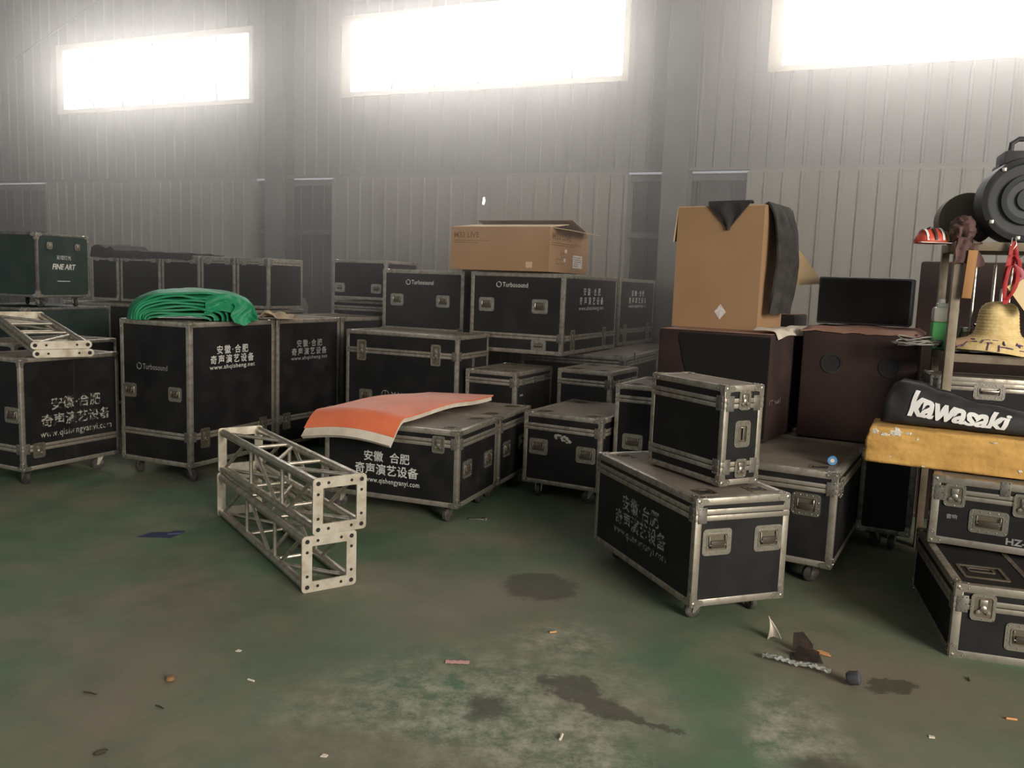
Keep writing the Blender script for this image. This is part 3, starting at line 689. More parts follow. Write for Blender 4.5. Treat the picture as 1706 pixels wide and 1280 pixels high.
# ------------------------------------------------------------------ speakers
def cabinet(label, x, y, yaw, W, D, z0, H, m='maroon', bev=.018, group=None):
    t = thing('speaker_cabinet', label, 'speaker', (x, y, z0), yaw, group)
    MB().box((0, 0, 0), (W, D, H), 0, None, bev).build('cabinet', m, t); return t
def faceL(D): return frame_m((0, -1, 0), (0, 0, 1), (-1, 0, 0), (0, D, 0))
FR = frame_m((1, 0, 0), (0, 0, 1), (0, -1, 0), (0, 0, 0))
ZV = .678
t = cabinet('speaker cabinet with black grille and maroon sides, under the tall brown carton', 1.661, 5.313, 57, .84, .781, ZV, .708)
mb = MB(); mb.prism([(.27, .03), (.772, .03), (.772, .69), (.16, .69), (.15, .66), (.19, .5), (.25, .32)], 0, .006); mb.build('grille', 'grille', t, faceL(.781))
mb = lettering_sound(.26); mb.build('maker_logo', 'worn', t, FR @ Matrix.Translation((.17, .26, .001)))
MB().box((.012, .012, .708), (.828, .769, .711)).build('dusty_top', 'maroon_dust', t)
t = cabinet('maroon covered speaker cabinet with two dark grip holes, right of the grille cabinet', 1.973+.73*math.sin(R(62)), 5.676-.73*math.cos(R(62)), 62, .75, .72, ZV, .745)
for u in (.2, .56):
    mb = MB(); mb.ring(circ(.07, 20), circ(.055, 20), 0, .006, 0); mb.prism(circ(.056, 20), 0, .001, 1); mb.build('grip_cup', ['soot', 'dark'], t, faceL(.72) @ Matrix.Translation((u, .52, 0)))
G = []
for i in range(17):
    row = []
    for j in range(13):
        a, b = -.012+.772*j/12, -.012+.745*i/16; e = min(a+.012, .76-a, b+.012, .733-b)
        z = .758+.014*noise.noise(Vector((a*4, b*4, 1)))-(.03+.02*noise.noise(Vector((a*9, b*9, 3))) if e < .02 else 0)
        row.append((a, b, z))
    G.append(row)
mb = MB(); mb.sheet(G, .008); mb.build('cover_top', 'maroon_dust', t, None, 60)
t = cabinet('small black speaker on top of the maroon covered cabinet', 2.745, 5.745, 62, .30, .62, ZV+.775, .335, 'lamp_black', .012)
MB().prism(rrect(.59, .305, .012), 0, .006, 0).build('grille', 'grille', t, faceL(.62) @ Matrix.Translation((.31, .1675, 0)))
t = cabinet('brown topped cabinet behind the tall carton, only its dusty top showing', 2.2, 6.5, 62, .6, .7, 0, 1.49)
MB().box((.012, .012, 1.49), (.588, .688, 1.494)).build('dusty_top', 'maroon_dust', t)
t = cabinet('tall maroon covered cabinet behind the tan steel rack', 3.873, 5.71, 62, .45, 1.0, 0, 1.93, 'maroon', .02)

# ------------------------------------------------------------------ cartons and what lies on them
def carton(label, x, y, yaw, W, D, z0, H):
    t = thing('cardboard_box', label, 'box', (x, y, z0), yaw); mb = MB(); k = .006
    mb.box((0, 0, 0), (W, D, k)); mb.box((0, 0, k), (k, D, H)); mb.box((W-k, 0, k), (W, D, H)); mb.box((k, 0, k), (W-k, k, H)); mb.box((k, D-k, k), (W-k, D, H))
    mb.build('carton', 'cardboard', t); return t
def flap(t, a, b, out, ln, ang, name='flap', mt='cardboard_pale', sag=.0):
    # hinged on edge a-b, ang 0 = flat outwards, positive = raised
    a, b, out = Vector(a), Vector(b), Vector(out); G = []
    for i in range(7):
        q = i/6; d = out*(ln*q*math.cos(R(ang)))+Vector((0, 0, ln*q*math.sin(R(ang))-sag*q*q)); G.append([a.lerp(b, j/6)+d for j in range(7)])
    mb = MB(); mb.sheet(G, .005); mb.build(name, mt, t, None, 60)
t = carton('long brown carton lying on the speaker cases, top flaps half open', .290, 7.49, 63.16, .92, 1.03, 1.775, .40); W_, D_, H_ = .92, 1.03, .40
flap(t, (.003, 0, H_), (.003, D_, H_), (1, 0, 0), .42, 7); flap(t, (W_-.003, D_, H_), (W_-.003, 0, H_), (-1, 0, 0), .42, 14, mt='cardboard')
flap(t, (.06, .003, H_), (W_-.1, .003, H_), (0, -1, 0), .17, -8)
m = MB(); write(m, 'M32 LIVE', .17, .325, .27, .05, bold=.02); m.box((.03, .268, 0), (.42, .273, .0008)); m.box((.03, .25, 0), (.3, .255, .0008)); m.build('print', 'cardboard_print', t, faceL(D_))
m = MB(); m.box((.8, .03, 0), (.865, .085, .0008)); m.build('sticker', 'cardboard_pale', t, faceL(D_))
m = MB(); write(m, 'M32 LIVE', .27, .325, .42, .06, bold=.02); m.box((.05, .262, 0), (.75, .268, .0008)); m.box((.05, .243, 0), (.6, .249, .0008))
for (a, b) in ((.2, .1), (.3, .1), (.3, .16)): m.ring(rrect(.07, .05, .005, 3, a, b), rrect(.06, .04, .004, 3, a, b), 0, .0008)
m.build('print', 'cardboard_print', t, FR)
m = MB(); m.box((.55, .05, 0), (.78, .17, .001)); m.box((.35, .185, 0), (.4, .215, .001)); m.box((.33, .1, 0), (.37, .13, .001)); m.build('sticker', 'label', t, FR)
m = MB()
for k in range(5): m.box((.57, .068+.02*k, .001), (.57+rng.uniform(.1, .19), .074+.02*k, .0015))
m.build('print', 'cardboard_print', t, FR)
WX, WY, WYW, WW, WD, WZ, WH = 1.675, 5.72, 54, .50, .637, ZV+.7125, .862
t = carton('tall brown carton standing on the grille speaker, jacket hanging over it', WX, WY, WYW, WW, WD, WZ, WH)
flap(t, (.003, 0, WH), (.003, WD, WH), (1, 0, 0), .24, -72, mt='cardboard_pale'); flap(t, (.0, WD-.003, WH), (WW, WD-.003, WH), (0, 1, 0), .25, -84)
flap(t, (WW-.003, WD, WH), (WW-.003, .02, WH), (1, .0, 0), .5, -32, sag=.1)
fw = Matrix.Translation((WX, WY, WZ)) @ Matrix.Rotation(R(WYW), 4, 'Z')
fq = [fw.inverted() @ Vector(q) for q in ((2.10, 6.27, 2.0), (2.10, 6.27, 1.72), (2.34, 6.33, 1.74), (2.29, 6.32, 1.80))]
mb = MB(); mb.sheet([[fq[0], fq[0].lerp(fq[3], .5), fq[3]], [fq[0].lerp(fq[1], .5), (fq[0]+fq[2])/2, fq[3].lerp(fq[2], .5)], [fq[1], fq[1].lerp(fq[2], .5), fq[2]]], .005); mb.build('flap', 'cardboard_pale', t, None, 60)
m = MB(); s_ = .043; m.prism([(.365, .12-s_*1.25), (.365+s_, .12), (.365, .12+s_*1.25), (.365-s_, .12)], 0, .001); m.build('sticker', 'label', t, faceL(WD))
# jacket draped over the carton's right face
jk = thing('jacket', 'charcoal grey jacket hanging over the right side of the tall carton', 'jacket', (WX, WY, WZ), WYW)
G = []
for i in range(29):
    q = i/28; row = []
    for j in range(19):
        p = j/18; x = .06+.42*p-.03*q+.03*math.sin(q*5)*p
        fold = .018*math.sin(p*13+q*3)*(.4+q)+.014*noise.noise(Vector((p*5, q*6, 2)))
        if q < .12: d = .05-.05*(1-q/.12); y_ = .10*(1-q/.12)+.0; z = WH+.018*math.sin(q/.12*1.57)-.05*(1-q/.12)+.012; y_ = .09*(1-q/.12)-.012*(q/.12)
        else:
            k = (q-.12)/.88; y_ = -.014-.15*math.sin(min(1, k*1.5)*1.57)**.8*(.55+.45*math.sin(p*3.14))*(1-.35*k*k)-abs(fold); z = WH+.012-.05*k-.70*k**1.1+.02*noise.noise(Vector((p*4, k*3, 7)))*k
        row.append((x, y_, z))
    G.append(row)
mb = MB(); mb.sheet(G, .014); mb.build('body_panel', 'jacket', jk, None, 60)
G = []
for i in range(12):
    q = i/11; row = []
    for j in range(13):
        p = j/12; hw = .155*(1-max(0, q-.25)/.75*.97); yy = .25+(p-.5)*2*hw*1.0
        xx = .05*(1-q/.25) if q < .25 else 0; z = WH+.012+.01*math.sin(q*12) if q < .25 else WH+.012-.18*(q-.25)/.75
        row.append((xx-.010-.006*math.sin(p*9+q*4) if q >= .25 else xx-.010, yy, z))
    G.append(row)
mb = MB(); mb.sheet(G, .012); mb.build('collar', 'jacket', jk, None, 60)
# paper between the cabinets
G = []
for i in range(15):
    row = []
    for j in range(25):
        a, b = .92*j/24, -.07+.21*i/14
        z = .014+.012*noise.noise(Vector((a*7, b*7, 4)))+.02*abs(noise.noise(Vector((a*3, b*3, 8))))+.012*math.sin(a*15)*max(0, 1-b*4)
        if b < .0: z = .012+.010*math.sin(a*13)+(b*.75)*(.7+.3*math.sin(a*11+1)); b = b*.3-.004
        row.append((a, b, z if b < 0 else max(.008, z)))
    G.append(row)
pt = thing('paper_sheet', 'rumpled pale paper sheet at the foot of the tall carton', 'paper', (1.70, 5.39, ZV+.7125), 57)
mb = MB(); mb.sheet(G, .003); mb.build('sheet', 'foam', pt, None, 60)

# ------------------------------------------------------------------ cloths and mats
HT = 1.2655
tp = thing('tarpaulin', 'green tarpaulin folded into a thick bundle on the tall case', 'tarpaulin', (-2.66, 6.86, HT), 20)
def arch(n, w, h, p=2.3, x0=0.0):
    out = []
    for i in range(n+1):
        a = math.pi*(1-i/n); c, s = math.cos(a), math.sin(a)
        out.append((x0+w/2*math.copysign(abs(c)**(2/p), c), h*abs(s)**(2/p)))
    return out
def layer(w, h, x0, z0, y0, y1, seed, th=.012, p=2.6, amp=.016, a0=0, a1=48):
    A = arch(48, w, h, p, x0)[a0:a1+1]; G = []
    for j in range(23):
        q = j/22; row = []
        for (x, z) in A:
            yy = y0+(y1-y0)*q+.03*noise.noise(Vector((x*4, z*6, seed+9))); k = 1-.1*abs(2*q-1)**3
            d = amp*(noise.noise(Vector((x*5+seed, yy*7, z*9)))+.6*math.sin(x*16+yy*9+seed*2)*.5)
            row.append((x*k+d*.6, yy, max(.004, z0+z*k+d*(1 if z > .01 else .1))))
        G.append(row)
    mb = MB(); mb.sheet(G, th); return mb
for i_, (w_, h_, x_, y0_, y1_, p_) in enumerate(((.97, .232, .0, -.235, .26, 2.6), (.86, .196, -.035, -.25, .24, 2.8), (.78, .165, -.06, -.262, .22, 2.8), (.71, .135, -.075, -.255, .22, 3.0),
                                          (.66, .107, -.09, -.268, .22, 3.0), (.60, .08, -.10, -.25, .2, 3.0), (.55, .054, -.105, -.262, .2, 3.2), (.5, .03, -.11, -.25, .2, 3.2))):
    layer(w_, h_, x_, .006, y0_, y1_, i_*2+1, th=.016, p=p_, amp=.014 if i_ else .018).build('outer_fold' if i_ == 0 else 'inner_fold', 'tarp', tp, None, 60)
G = []
for i in range(22):
    q = i/21; row = []
    for j in range(12):
        p = j/11; x = .1+.36*q+.05*math.sin(q*3); y = -.275-.02*math.sin(p*6+q*5)-.012*noise.noise(Vector((q*6, p*6, 1))); top = .235-.11*abs(q-.35)-.05*q*q
        low = .012+.10*abs(math.sin(q*4.2+.3))*(1-q); z = top+(low-top)*p; row.append((x+.05*p*(q-.3), y-.012*math.sin(q*14)+.05*(1-p)**2, z))
    G.append(row)
mb = MB(); mb.sheet(G, .01); mb.build('front_flap', 'tarp', tp, None, 60)
G = []
for i in range(12):
    q = i/11; G.append([(.30+.13*q+.02*math.sin(p*.9), -.30-.035*min(1, p/4)+.008*math.sin(q*9+p), .10-.016*p*(1-.5*abs(q-.5))+.05*(1-p/8)) for p in range(9)])
mb = MB(); mb.sheet(G, .01); mb.build('hanging_corner', 'tarp', tp, None, 60)
kp = thing('kraft_wrapping', 'crumpled kraft wrapping paper beside the green tarpaulin', 'paper', (-2.13, 7.3, HT), 24)
G = [[(-.16+.36*j/16, -.16+.32*i/12, .016+max(0, .05*noise.noise(Vector((j*.3, i*.33, 2)))+.05*math.sin(j*.42)*math.cos(i*.22))) for j in range(17)] for i in range(13)]
mb = MB(); mb.sheet(G, .004); mb.build('wrapping', 'kraft', kp, None, 60)
# orange mat over white foam, drooping over the front edge
mt_ = thing('foam_mat', 'orange topped foam mat draped over the low lettered case', 'mat', (-.85, 6.1, .652), 0)
na, nb, fa, fb = Vector((-1.44, 5.72)), Vector((-.79, 5.49)), Vector((-.70, 6.93)), Vector((-.155, 6.74))
def mat_pt(u, v, off):
    L_ = na.lerp(fa, v); R_ = nb.lerp(fb, v); p = L_.lerp(R_, u)
    z = .55+.113*math.sin(min(1, v/.095)*1.57)+(.03*math.sin((v-.095)/.905*3.14)**2 if v > .095 else 0)
    z += .035*math.sin(u*3.14)*max(0, 1-v/.35)+.022*math.sin(u*3.14)*min(1, v*3)*(1-v)+.02*max(0, v-.75)/.25*u
    return Vector((p.x+.85, p.y-6.1, z-.652+off+.0))
def mat_layer(off, th, u0, u1, v0, v1, nm, mt):
    G = [[mat_pt(u0+(u1-u0)*i/16, v0+(v1-v0)*j/36, off) for j in range(37)] for i in range(17)]
    mb = MB(); mb.sheet(G, th); mb.build(nm, mt, mt_, None, 60)
mat_layer(.058, .010, -.01, 1.01, -.005, 1.0, 'orange_cover', 'orange')
mat_layer(.0475, .032, .0, 1.0, -.03, .985, 'foam_sheet', 'foam')
mat_layer(.0150, .011, .01, .93, .0, .97, 'underside_cover', 'pink')
# dark drape on the back row
dr = thing('drape', 'dark cloth lying along the lids of the back row cases', 'cloth', pes(7.38, 8.45, 1.836, 68), -22)
G = []
for i in range(12):
    row = []
    for j in range(31):
        b = -.05+.05*i if i > 1 else -.012; zz = .014+.03*abs(noise.noise(Vector((j*.22, i*.4, 5))))+(.06 if j < 7 else 0)*abs(math.sin(j*.6+.4))+.03*(1-j/30)
        if i == 0: zz = -.035-.012*abs(noise.noise(Vector((j*.3, 2, 5))))
        row.append((-.02+1.55*j/30, b if i else -.03, zz))
    G.append(row)
mb = MB(); mb.sheet(G, .010); mb.build('cloth', 'soot', dr, None, 60)
bt = thing('grey_sack', 'pale grey sack standing by the column bay behind the back cases', 'sack', (-3.03, 11.15, 0), 30)
prof = [(.2, 0), (.235, .05), (.24, .5), (.22, .95), (.24, 1.25), (.2, 1.36), (.08, 1.4), (1e-6, 1.4)]
mb = MB(); mb.lathe(prof, 24); mb.v = [(x*(1+.12*noise.noise(Vector((x*5, y*5, z*3)))), y*(1+.12*noise.noise(Vector((x*5, y*5, z*3+9)))), z) for x, y, z in mb.v]; mb.build('sack', mat('grey_canvas', (.2, .19, .16), .85), bt, None, 60)
# blue tape and a small tin on the shadowed case
bl = thing('tape_roll', 'small roll of blue tape on the shadowed case lid', 'tape', (1.885, 4.74, .6705+.028), -20)
mb = MB(); m = Matrix.Rotation(R(90), 4, 'X'); mb.lathe([(.012, -.014), (.026, -.014), (.0265, .014), (.012, .014)], 20, 0, m); mb.build('tape', 'blue', bl)
mb = MB(); mb.lathe([(.012, -.015), (.012, .0155)], 16, 0, m); mb.build('core', 'ash', bl)

# ------------------------------------------------------------------ right stack: slab, racket bag
SLX, SLY, SLYAW, SLZ = 1.987, 4.557, -27.0, .735
sl = thing('foam_slab', 'chunky yellow painted foam slab with chipped white corner, on the right stack', 'slab', (SLX, SLY, SLZ), SLYAW)
bm = bmesh.new(); bmesh.ops.create_cube(bm, size=1)
bmesh.ops.scale(bm, vec=(1.15, .36, .206), verts=bm.verts); bmesh.ops.translate(bm, vec=(.575, .18, .103), verts=bm.verts)
bmesh.ops.bevel(bm, geom=bm.edges[:], offset=.014, segments=2, profile=.5, affect='EDGES')
bmesh.ops.subdivide_edges(bm, edges=[e for e in bm.edges if e.calc_length() > .1], cuts=24, use_grid_fill=True)
bmesh.ops.subdivide_edges(bm, edges=[e for e in bm.edges if e.calc_length() > .06], cuts=2, use_grid_fill=True)
mb = MB()
for v in bm.verts:
    p = v.co; d = .008*noise.noise(p*14)+.006*noise.noise(p*40)
    k = max(0, 1-p.x/.09)*max(0, (p.z-.12)/.09)
    c = p+Vector((d*.6+.02*k, d-.0*k, (d*.7-.018*k*(.5+noise.noise(p*30))) if p.z > .02 else abs(d)*.3)); mb.v.append(tuple(c))
bm.verts.index_update(); mb.f = [[v.index for v in f.verts] for f in bm.faces]; mb.m = [0]*len(mb.f); bm.free()
mb.build('slab', 'yellow', sl, None, 50)
def patch(cx, cz, w, h, seed, n=26, depth=.006, nm='chipped_patch', M=None):
    r_ = random.Random(seed); pts = []
    for k in range(n):
        a = 2*math.pi*k/n; q = .72+.5*r_.random(); pts.append((w/2*q*math.cos(a), h/2*q*math.sin(a)))
    vs = [(0, 0, depth*.75)]+[(x*.6, y*.6, depth*(.5+.5*r_.random())) for x, y in pts]+[(x, y, -.004) for x, y in pts]; fs = []
    for k in range(n): j = (k+1) % n; fs += [(0, 1+k, 1+j), (1+k, n+1+k, n+1+j, 1+j)]
    q = MB(); q.add(vs, fs); q.build(nm, 'chip', sl, frame_m((1, 0, 0), (0, 0, 1), (0, -1, 0), (cx, .004, cz)), 20)
for i, (cx, cz, w, h) in enumerate(((.045, .178, .05, .04), (.15, .18, .1, .055), (.095, .165, .06, .03), (.21, .183, .05, .02), (.26, .155, .02, .016), (.1, .06, .035, .012), (.13, .045, .02, .01), (.3, .012, .03, .014), (.75, .045, .03, .03), (.45, .19, .05, .01), (.62, .18, .04, .012))):
    patch(cx, cz, w, h, i)
bg = thing('racket_bag', 'black nylon racket bag with big white lettering lying on the yellow slab', 'bag', (SLX, SLY, SLZ+.212), SLYAW)
def lerp_tab(tab, t):
    for (a, b) in zip(tab, tab[1:]):
        if t <= b[0]: q = (t-a[0])/(b[0]-a[0]); q = q*q*(3-2*q); return a[1]+(b[1]-a[1])*q
    return tab[-1][1]
HTAB = [(0, .05), (.012, .13), (.05, .215), (.10, .245), (.17, .24), (.30, .20), (.5, .155), (.75, .125), (1.0, .115), (1.04, .02)]
DTAB = [(0, .04), (.03, .11), (.14, .18), (.4, .2), (.8, .19), (1.0, .17), (1.04, .03)]
def bag_pt(t, a, off=0.0):
    h = lerp_tab(HTAB, t); d = lerp_tab(DTAB, t); c, s = math.cos(a), math.sin(a); e = .72
    y = .17-d/2*math.copysign(abs(c)**e, c); z = h/2+h/2*math.copysign(abs(s)**e, s); y += .07*(z/.25)*.9
    w_ = .006*noise.noise(Vector((t*9, a*1.3, 3)))+.005*math.sin(t*38+a*3)*max(0, .3-t)*3
    return Vector((.06+t, y-w_-off, max(.001, z+w_*.5)))
mb = MB(); n1, n2 = 60, 36; vs = [bag_pt(1.04*i/n1, 2*math.pi*j/n2) for i in range(n1+1) for j in range(n2)]
fs = [(i*n2+j, i*n2+(j+1) % n2, (i+1)*n2+(j+1) % n2, (i+1)*n2+j) for i in range(n1) for j in range(n2)]+[tuple(range(n2))[::-1], tuple(n1*n2+j for j in range(n2))]
mb.add(vs, fs).build('bag_body', 'bag', bg, None, 60)
vs, fs, tw, th = text_geo('kawasaki', .32, .035, .94); mb = MB()
bm = bmesh.new(); bv = [bm.verts.new((x, y, 0)) for x, y in vs]
for f in fs:
    try: bm.faces.new([bv[i] for i in f])
    except ValueError: pass
bmesh.ops.triangulate(bm, faces=bm.faces[:])
for _ in range(4): bmesh.ops.subdivide_edges(bm, edges=[e for e in bm.edges if e.calc_length() > .07], cuts=1)
bmesh.ops.triangulate(bm, faces=bm.faces[:]); bm.verts.index_update()
vs = [(v.co.x, v.co.y) for v in bm.verts]; fs = [[v.index for v in f.verts] for f in bm.faces]; bm.free()
tv = []
for x, y in vs:
    q = (x+tw/2)/tw; tv.append(bag_pt(.135+.50*q, R(-24+58*(y+th/2)/th-6*q), .007))
mb.add(tv, fs).build('lettering', 'white', bg, None, 60)
mb = MB(); mb.tube([bag_pt(1.0*i/24+.02, R(86), .0)+Vector((0, 0, .003)) for i in range(25)], .004, 6).build('zip', 'soot', bg)
# ------------------------------------------------------------------ tan steel rack
RKX, RKY, RKYAW = 2.59, 4.95, -18
rk = thing('storage_rack', 'tan steel rack at the right edge loaded with odds and ends', 'rack', (RKX, RKY, 0), RKYAW)
RW, RD = 1.35, .48
for (px, py) in ((0, 0), (RW, 0), (RW, RD), (0, RD)):
    mb = MB(); sx = 1 if px == 0 else -1; sy = 1 if py == 0 else -1
    def bx(a, b): mb.box((min(a[0], b[0]), min(a[1], b[1]), 0), (max(a[0], b[0]), max(a[1], b[1]), 2.0), 0, None, .001)
    bx((px, py), (px+sx*.05, py+sy*.004)); bx((px, py), (px+sx*.004, py+sy*.05)); mb.build('post', 'tan_steel', rk)
for z in (.86, 1.285, 1.945):
    for (lo, hi) in (((.05, .0, z), (RW-.05, .03, z+.05)), ((.05, RD-.03, z), (RW-.05, RD, z+.05)), ((0, .05, z), (.03, RD-.05, z+.05)), ((RW-.03, .05, z), (RW, RD-.05, z+.05))):
        MB().box(lo, hi, 0, None, .002).build('beam', 'tan_steel', rk)
    MB().box((.032, .032, z+.03), (RW-.032, RD-.032, z+.045)).build('shelf_board', 'iron', rk)
RM = Matrix.Translation((RKX, RKY, 0)) @ Matrix.Rotation(R(RKYAW), 4, 'Z')
def onrack(x, y, z): return RM @ Vector((x, y, z))
def rthing(name, label, cat, x, y, z, yaw=0, group=None): return thing(name, label, cat, onrack(x, y, z), RKYAW+yaw, group)
p = onrack(-.05, .075, 0)
case('silver edged black case on the lower rack shelf behind the racket bag', p.x, p.y, RKYAW, .62, .33, .922, .268, (.215,), [('handle', 'R', .32, .19, (.17, .1, 0)), ('latch', 'R', .58, .2, (.07, .09))], casters=False, trim=.034, dishes=False)
# straw hat
ht = rthing('straw_hat', 'yellow straw hat with a tall crown on the middle rack shelf', 'hat', .29, .135, 1.337)
prof = []
mb = MB(); n = 48; rows = []
ring_tab = [(.262, .0), (.25, .022), (.23, .045), (.19, .07), (.15, .095), (.128, .115), (.118, .14), (.112, .18), (.108, .22), (.104, .255), (.092, .285), (.07, .305), (.035, .316), (.004, .318)]
fine = []
for (a, b) in zip(ring_tab, ring_tab[1:]):
    for q in range(4): fine.append((a[0]+(b[0]-a[0])*q/4, a[1]+(b[1]-a[1])*q/4))
fine.append(ring_tab[-1]); vs = []; k = len(fine)
for i, (r_, z) in enumerate(fine):
    rr = r_+.0028*(i % 2)
    for j in range(n):
        t = 2*math.pi*j/n; wv = (.022*math.sin(2*t+.6)+.012*math.sin(3*t))*max(0, (r_-.12)/.16)
        dent = .018*math.exp(-((t-4.9)**2)/.15)*math.exp(-((z-.26)**2)/.002)
        vs.append(((rr-dent)*math.cos(t), (rr-dent)*math.sin(t)*(.78 if r_ > .2 else .78+.22*min(1, (.2-r_)/.07)), max(.002, z+wv+.02*max(0, (r_-.12)/.16))))
fs = [(i*n+j, i*n+(j+1) % n, (i+1)*n+(j+1) % n, (i+1)*n+j) for i in range(k-1) for j in range(n)]+[tuple((k-1)*n+j for j in range(n))]
mb.add(vs, fs).build('hat', 'straw', ht, None, 25)
def hatbrim(r_, t):
    z = lerp_tab([(a, b) for a, b in ring_tab[::-1]], r_); wv = (.022*math.sin(2*t+.6)+.012*math.sin(3*t))*max(0, (r_-.12)/.16)
    return Vector((r_*math.cos(t), r_*math.sin(t)*.78, z+wv+.02*max(0, (r_-.12)/.16)+.006))
rr = random.Random(8)
for c_ in (3.85, 4.35, 4.75, 5.15, 5.6):
    mb = MB()
    for s_ in range(6):
        a0 = c_+rr.uniform(-.16, .12); r0 = rr.uniform(.19, .25); a1 = a0+rr.choice((.0, .14)); r1 = r0+(.035 if a1 == a0 else 0)
        mb.tube([hatbrim(r0, a0), hatbrim(r1, a1)], .0035, 5)
    mb.build('brim_print', 'purple', ht)
# plastic jug
jg = rthing('plastic_jug', 'clear plastic jug half full of green liquid behind the front rack post', 'jug', -.03, .345, 1.336)
mb = MB(); mb.box((0, 0, .17), (.15, .1, .27), 0, None, .02); mb.box((.02, .02, .262), (.075, .08, .295), 0, None, .008); mb.tube([(.08, .05, .268), (.1, .05, .305), (.135, .05, .30), (.143, .05, .25)], .012, 8); mb.build('jug', 'jug', jg)
MB().box((.0, .0, .0), (.15, .1, .175), 0, None, .015).build('liquid', 'coolant', jg)
mb = MB(); mb.lathe([(.022, 0), (.022, .024), (1e-6, .026)], 16, 0, Matrix.Translation((.048, .05, .294))); mb.build('cap', 'white', jg)
# coils of cable spilling from the rack
def coil(label, x, y, z, r0, n, seed, mt, th=.006, tilt=0, squash=.5, group='cable coils on the rack'):
    c = rthing('cable_coil', label, 'cable', x, y, z, 0, group); rr = random.Random(seed); pts = []
    for i in range(n*26+1):
        t = 2*math.pi*i/26; k = r0*(.75+.35*noise.noise(Vector((t*.21, seed, 1)))); pts.append((k*math.cos(t), k*.62*math.sin(t), .02+squash*abs(.09*noise.noise(Vector((t*.3, seed, 5))))+.016*(i/(n*26))+.11*squash*max(0, noise.noise(Vector((t*.1, seed, 9))))))
    m = Matrix.Rotation(R(tilt), 4, 'Y'); MB().tube([m @ Vector(q) for q in pts], th, 7).build('cable', mt, c); return c
coil('loose coil of black cable on the middle shelf beside the green jug', -.07, .27, 1.338, .115, 6, 2, 'cable', .007)
coil('loops of thin grey cable poking out left of the front rack post', -.15, .13, 1.338, .14, 5, 5, 'grey_cable', .004, squash=1.1)
c = rthing('cloth_roll', 'rolled brown cloth lying beside the straw hat crown', 'cloth', .03, .05, 1.385, 8)
mb = MB(); mb.tube([(0, 0, 0), (.02, .0, .002), (.2, .02, .03), (.24, .02, .035)], [.02, .036, .045, .02], 14); mb.build('roll', mat('tan_cloth', (.26, .16, .09), .85, bump=.2, bscale=30), c)
def rumple(label, name, cat, x, y, z, sx, sy, sz, seed, mt, amp=.3, f=3.0, part='bag', yaw=0):
    c = rthing(name, label, cat, x, y, z, yaw); mb = MB(); n, k = 28, 18
    vs = []
    for i in range(k+1):
        ph = math.pi*i/k
        for j in range(n):
            t = 2*math.pi*j/n; d = Vector((math.sin(ph)*math.cos(t), math.sin(ph)*math.sin(t), math.cos(ph)))
            q = 1+amp*noise.noise(d*f+Vector((seed, 0, 0)))-amp*.8*abs(noise.noise(d*f*2.2+Vector((0, seed, 0))))
            vs.append((sx*q*d.x, sy*q*d.y, max(.002, sz+sz*q*d.z)))
    mb.add(vs, [(i*n+j, i*n+(j+1) % n, (i+1)*n+(j+1) % n, (i+1)*n+j) for i in range(k) for j in range(n)]).build(part, mt, c, None, 40); return c
shiny = mat('black_film', (.02, .02, .022), .22)
rumple('crumpled shiny black plastic bag at the back of the middle shelf', 'plastic_bag', 'bag', .33, .385, 1.337, .11, .05, .14, 3, shiny, .5, 4)
c = rthing('parts_jar', 'small glass jar of metal bits behind the brown cloth roll', 'jar', .17, .385, 1.336)
mb = MB(); mb.lathe([(.035, 0), (.04, .01), (.04, .1), (.03, .115), (.03, .125)], 18); mb.build('jar', 'dish', c); mb = MB(); mb.lathe([(.033, .12), (.033, .145), (1e-6, .147)], 18); mb.build('lid', 'steel', c)
for (x, y, h, r_, lab) in ((.20, .43, .58, .009, 'thin steel rod left of the red strap'), (.31, .43, .55, .011, 'steel rod behind the red strap'), (.40, .42, .62, .008, 'steel rod right of the red strap'), (.36, .44, .40, .010, 'short steel rod behind the straw hat')):
    c = rthing('steel_rod', lab+', standing on the middle shelf', 'rod', x, y, 1.335, 0, 'steel rods at the back of the rack'); mb = MB(); mb.tube([(0, 0, 0), (0, .0, h*.97), (.0, .0, h)], [r_, r_, r_*.6], 10); mb.build('rod', 'steel', c)
# hanging from the top beam
c = rthing('wooden_batten', 'orange brown wooden batten hanging by the front rack post', 'batten', .075, -.035, 1.665, 0)
m = Matrix.Rotation(R(2.5), 4, 'Y'); MB().box((-.025, -.008, 0), (.025, .008, .28), 0, m, .002).build('batten', 'wood', c); mb = MB(); mb.tube([m @ Vector((0, 0, .27)), Vector((.01, .03, .335)), Vector((.01, .045, .348))], .003, 6).build('hanging_cord', 'cable', c)
c = rthing('cloth_rag', 'dark brown rag hanging over the top beam above the wooden batten', 'cloth', .065, 0, 1.91)
G = []
for i in range(18):
    q = i/17; row = []
    for j in range(13):
        pp = j/12; w_ = .055+.05*abs(q-.45); x = (pp-.5)*2*w_+.01*math.sin(q*9)
        if q < .3: y_, z_ = .06*(1-q/.3)-.012, .095+.05*math.sin(q*6+pp*4)*.4
        else: y_, z_ = -.016-.014*abs(math.sin(pp*8+q*3)), .095-.145*(q-.3)/.7+.012*math.sin(pp*6)
        row.append((x, y_, z_))
    G.append(row)
mb = MB(); mb.sheet(G, .006); mb.build('rag', 'brown_bag', c, None, 60)
c = rthing('lashing_strap', 'red lashing strap hanging in loops from the top beam', 'strap', .29, -.02, 1.62)
def ribbon(pts, w, th=.0025):
    pts = [Vector(q) for q in pts]; G = [[q+Vector((-w/2, .004*math.sin(i), 0)), q+Vector((0, -.003, 0)), q+Vector((w/2, .004*math.cos(i*.8), 0))] for i, q in enumerate(pts)]
    mb = MB(); mb.sheet(G, th); return mb
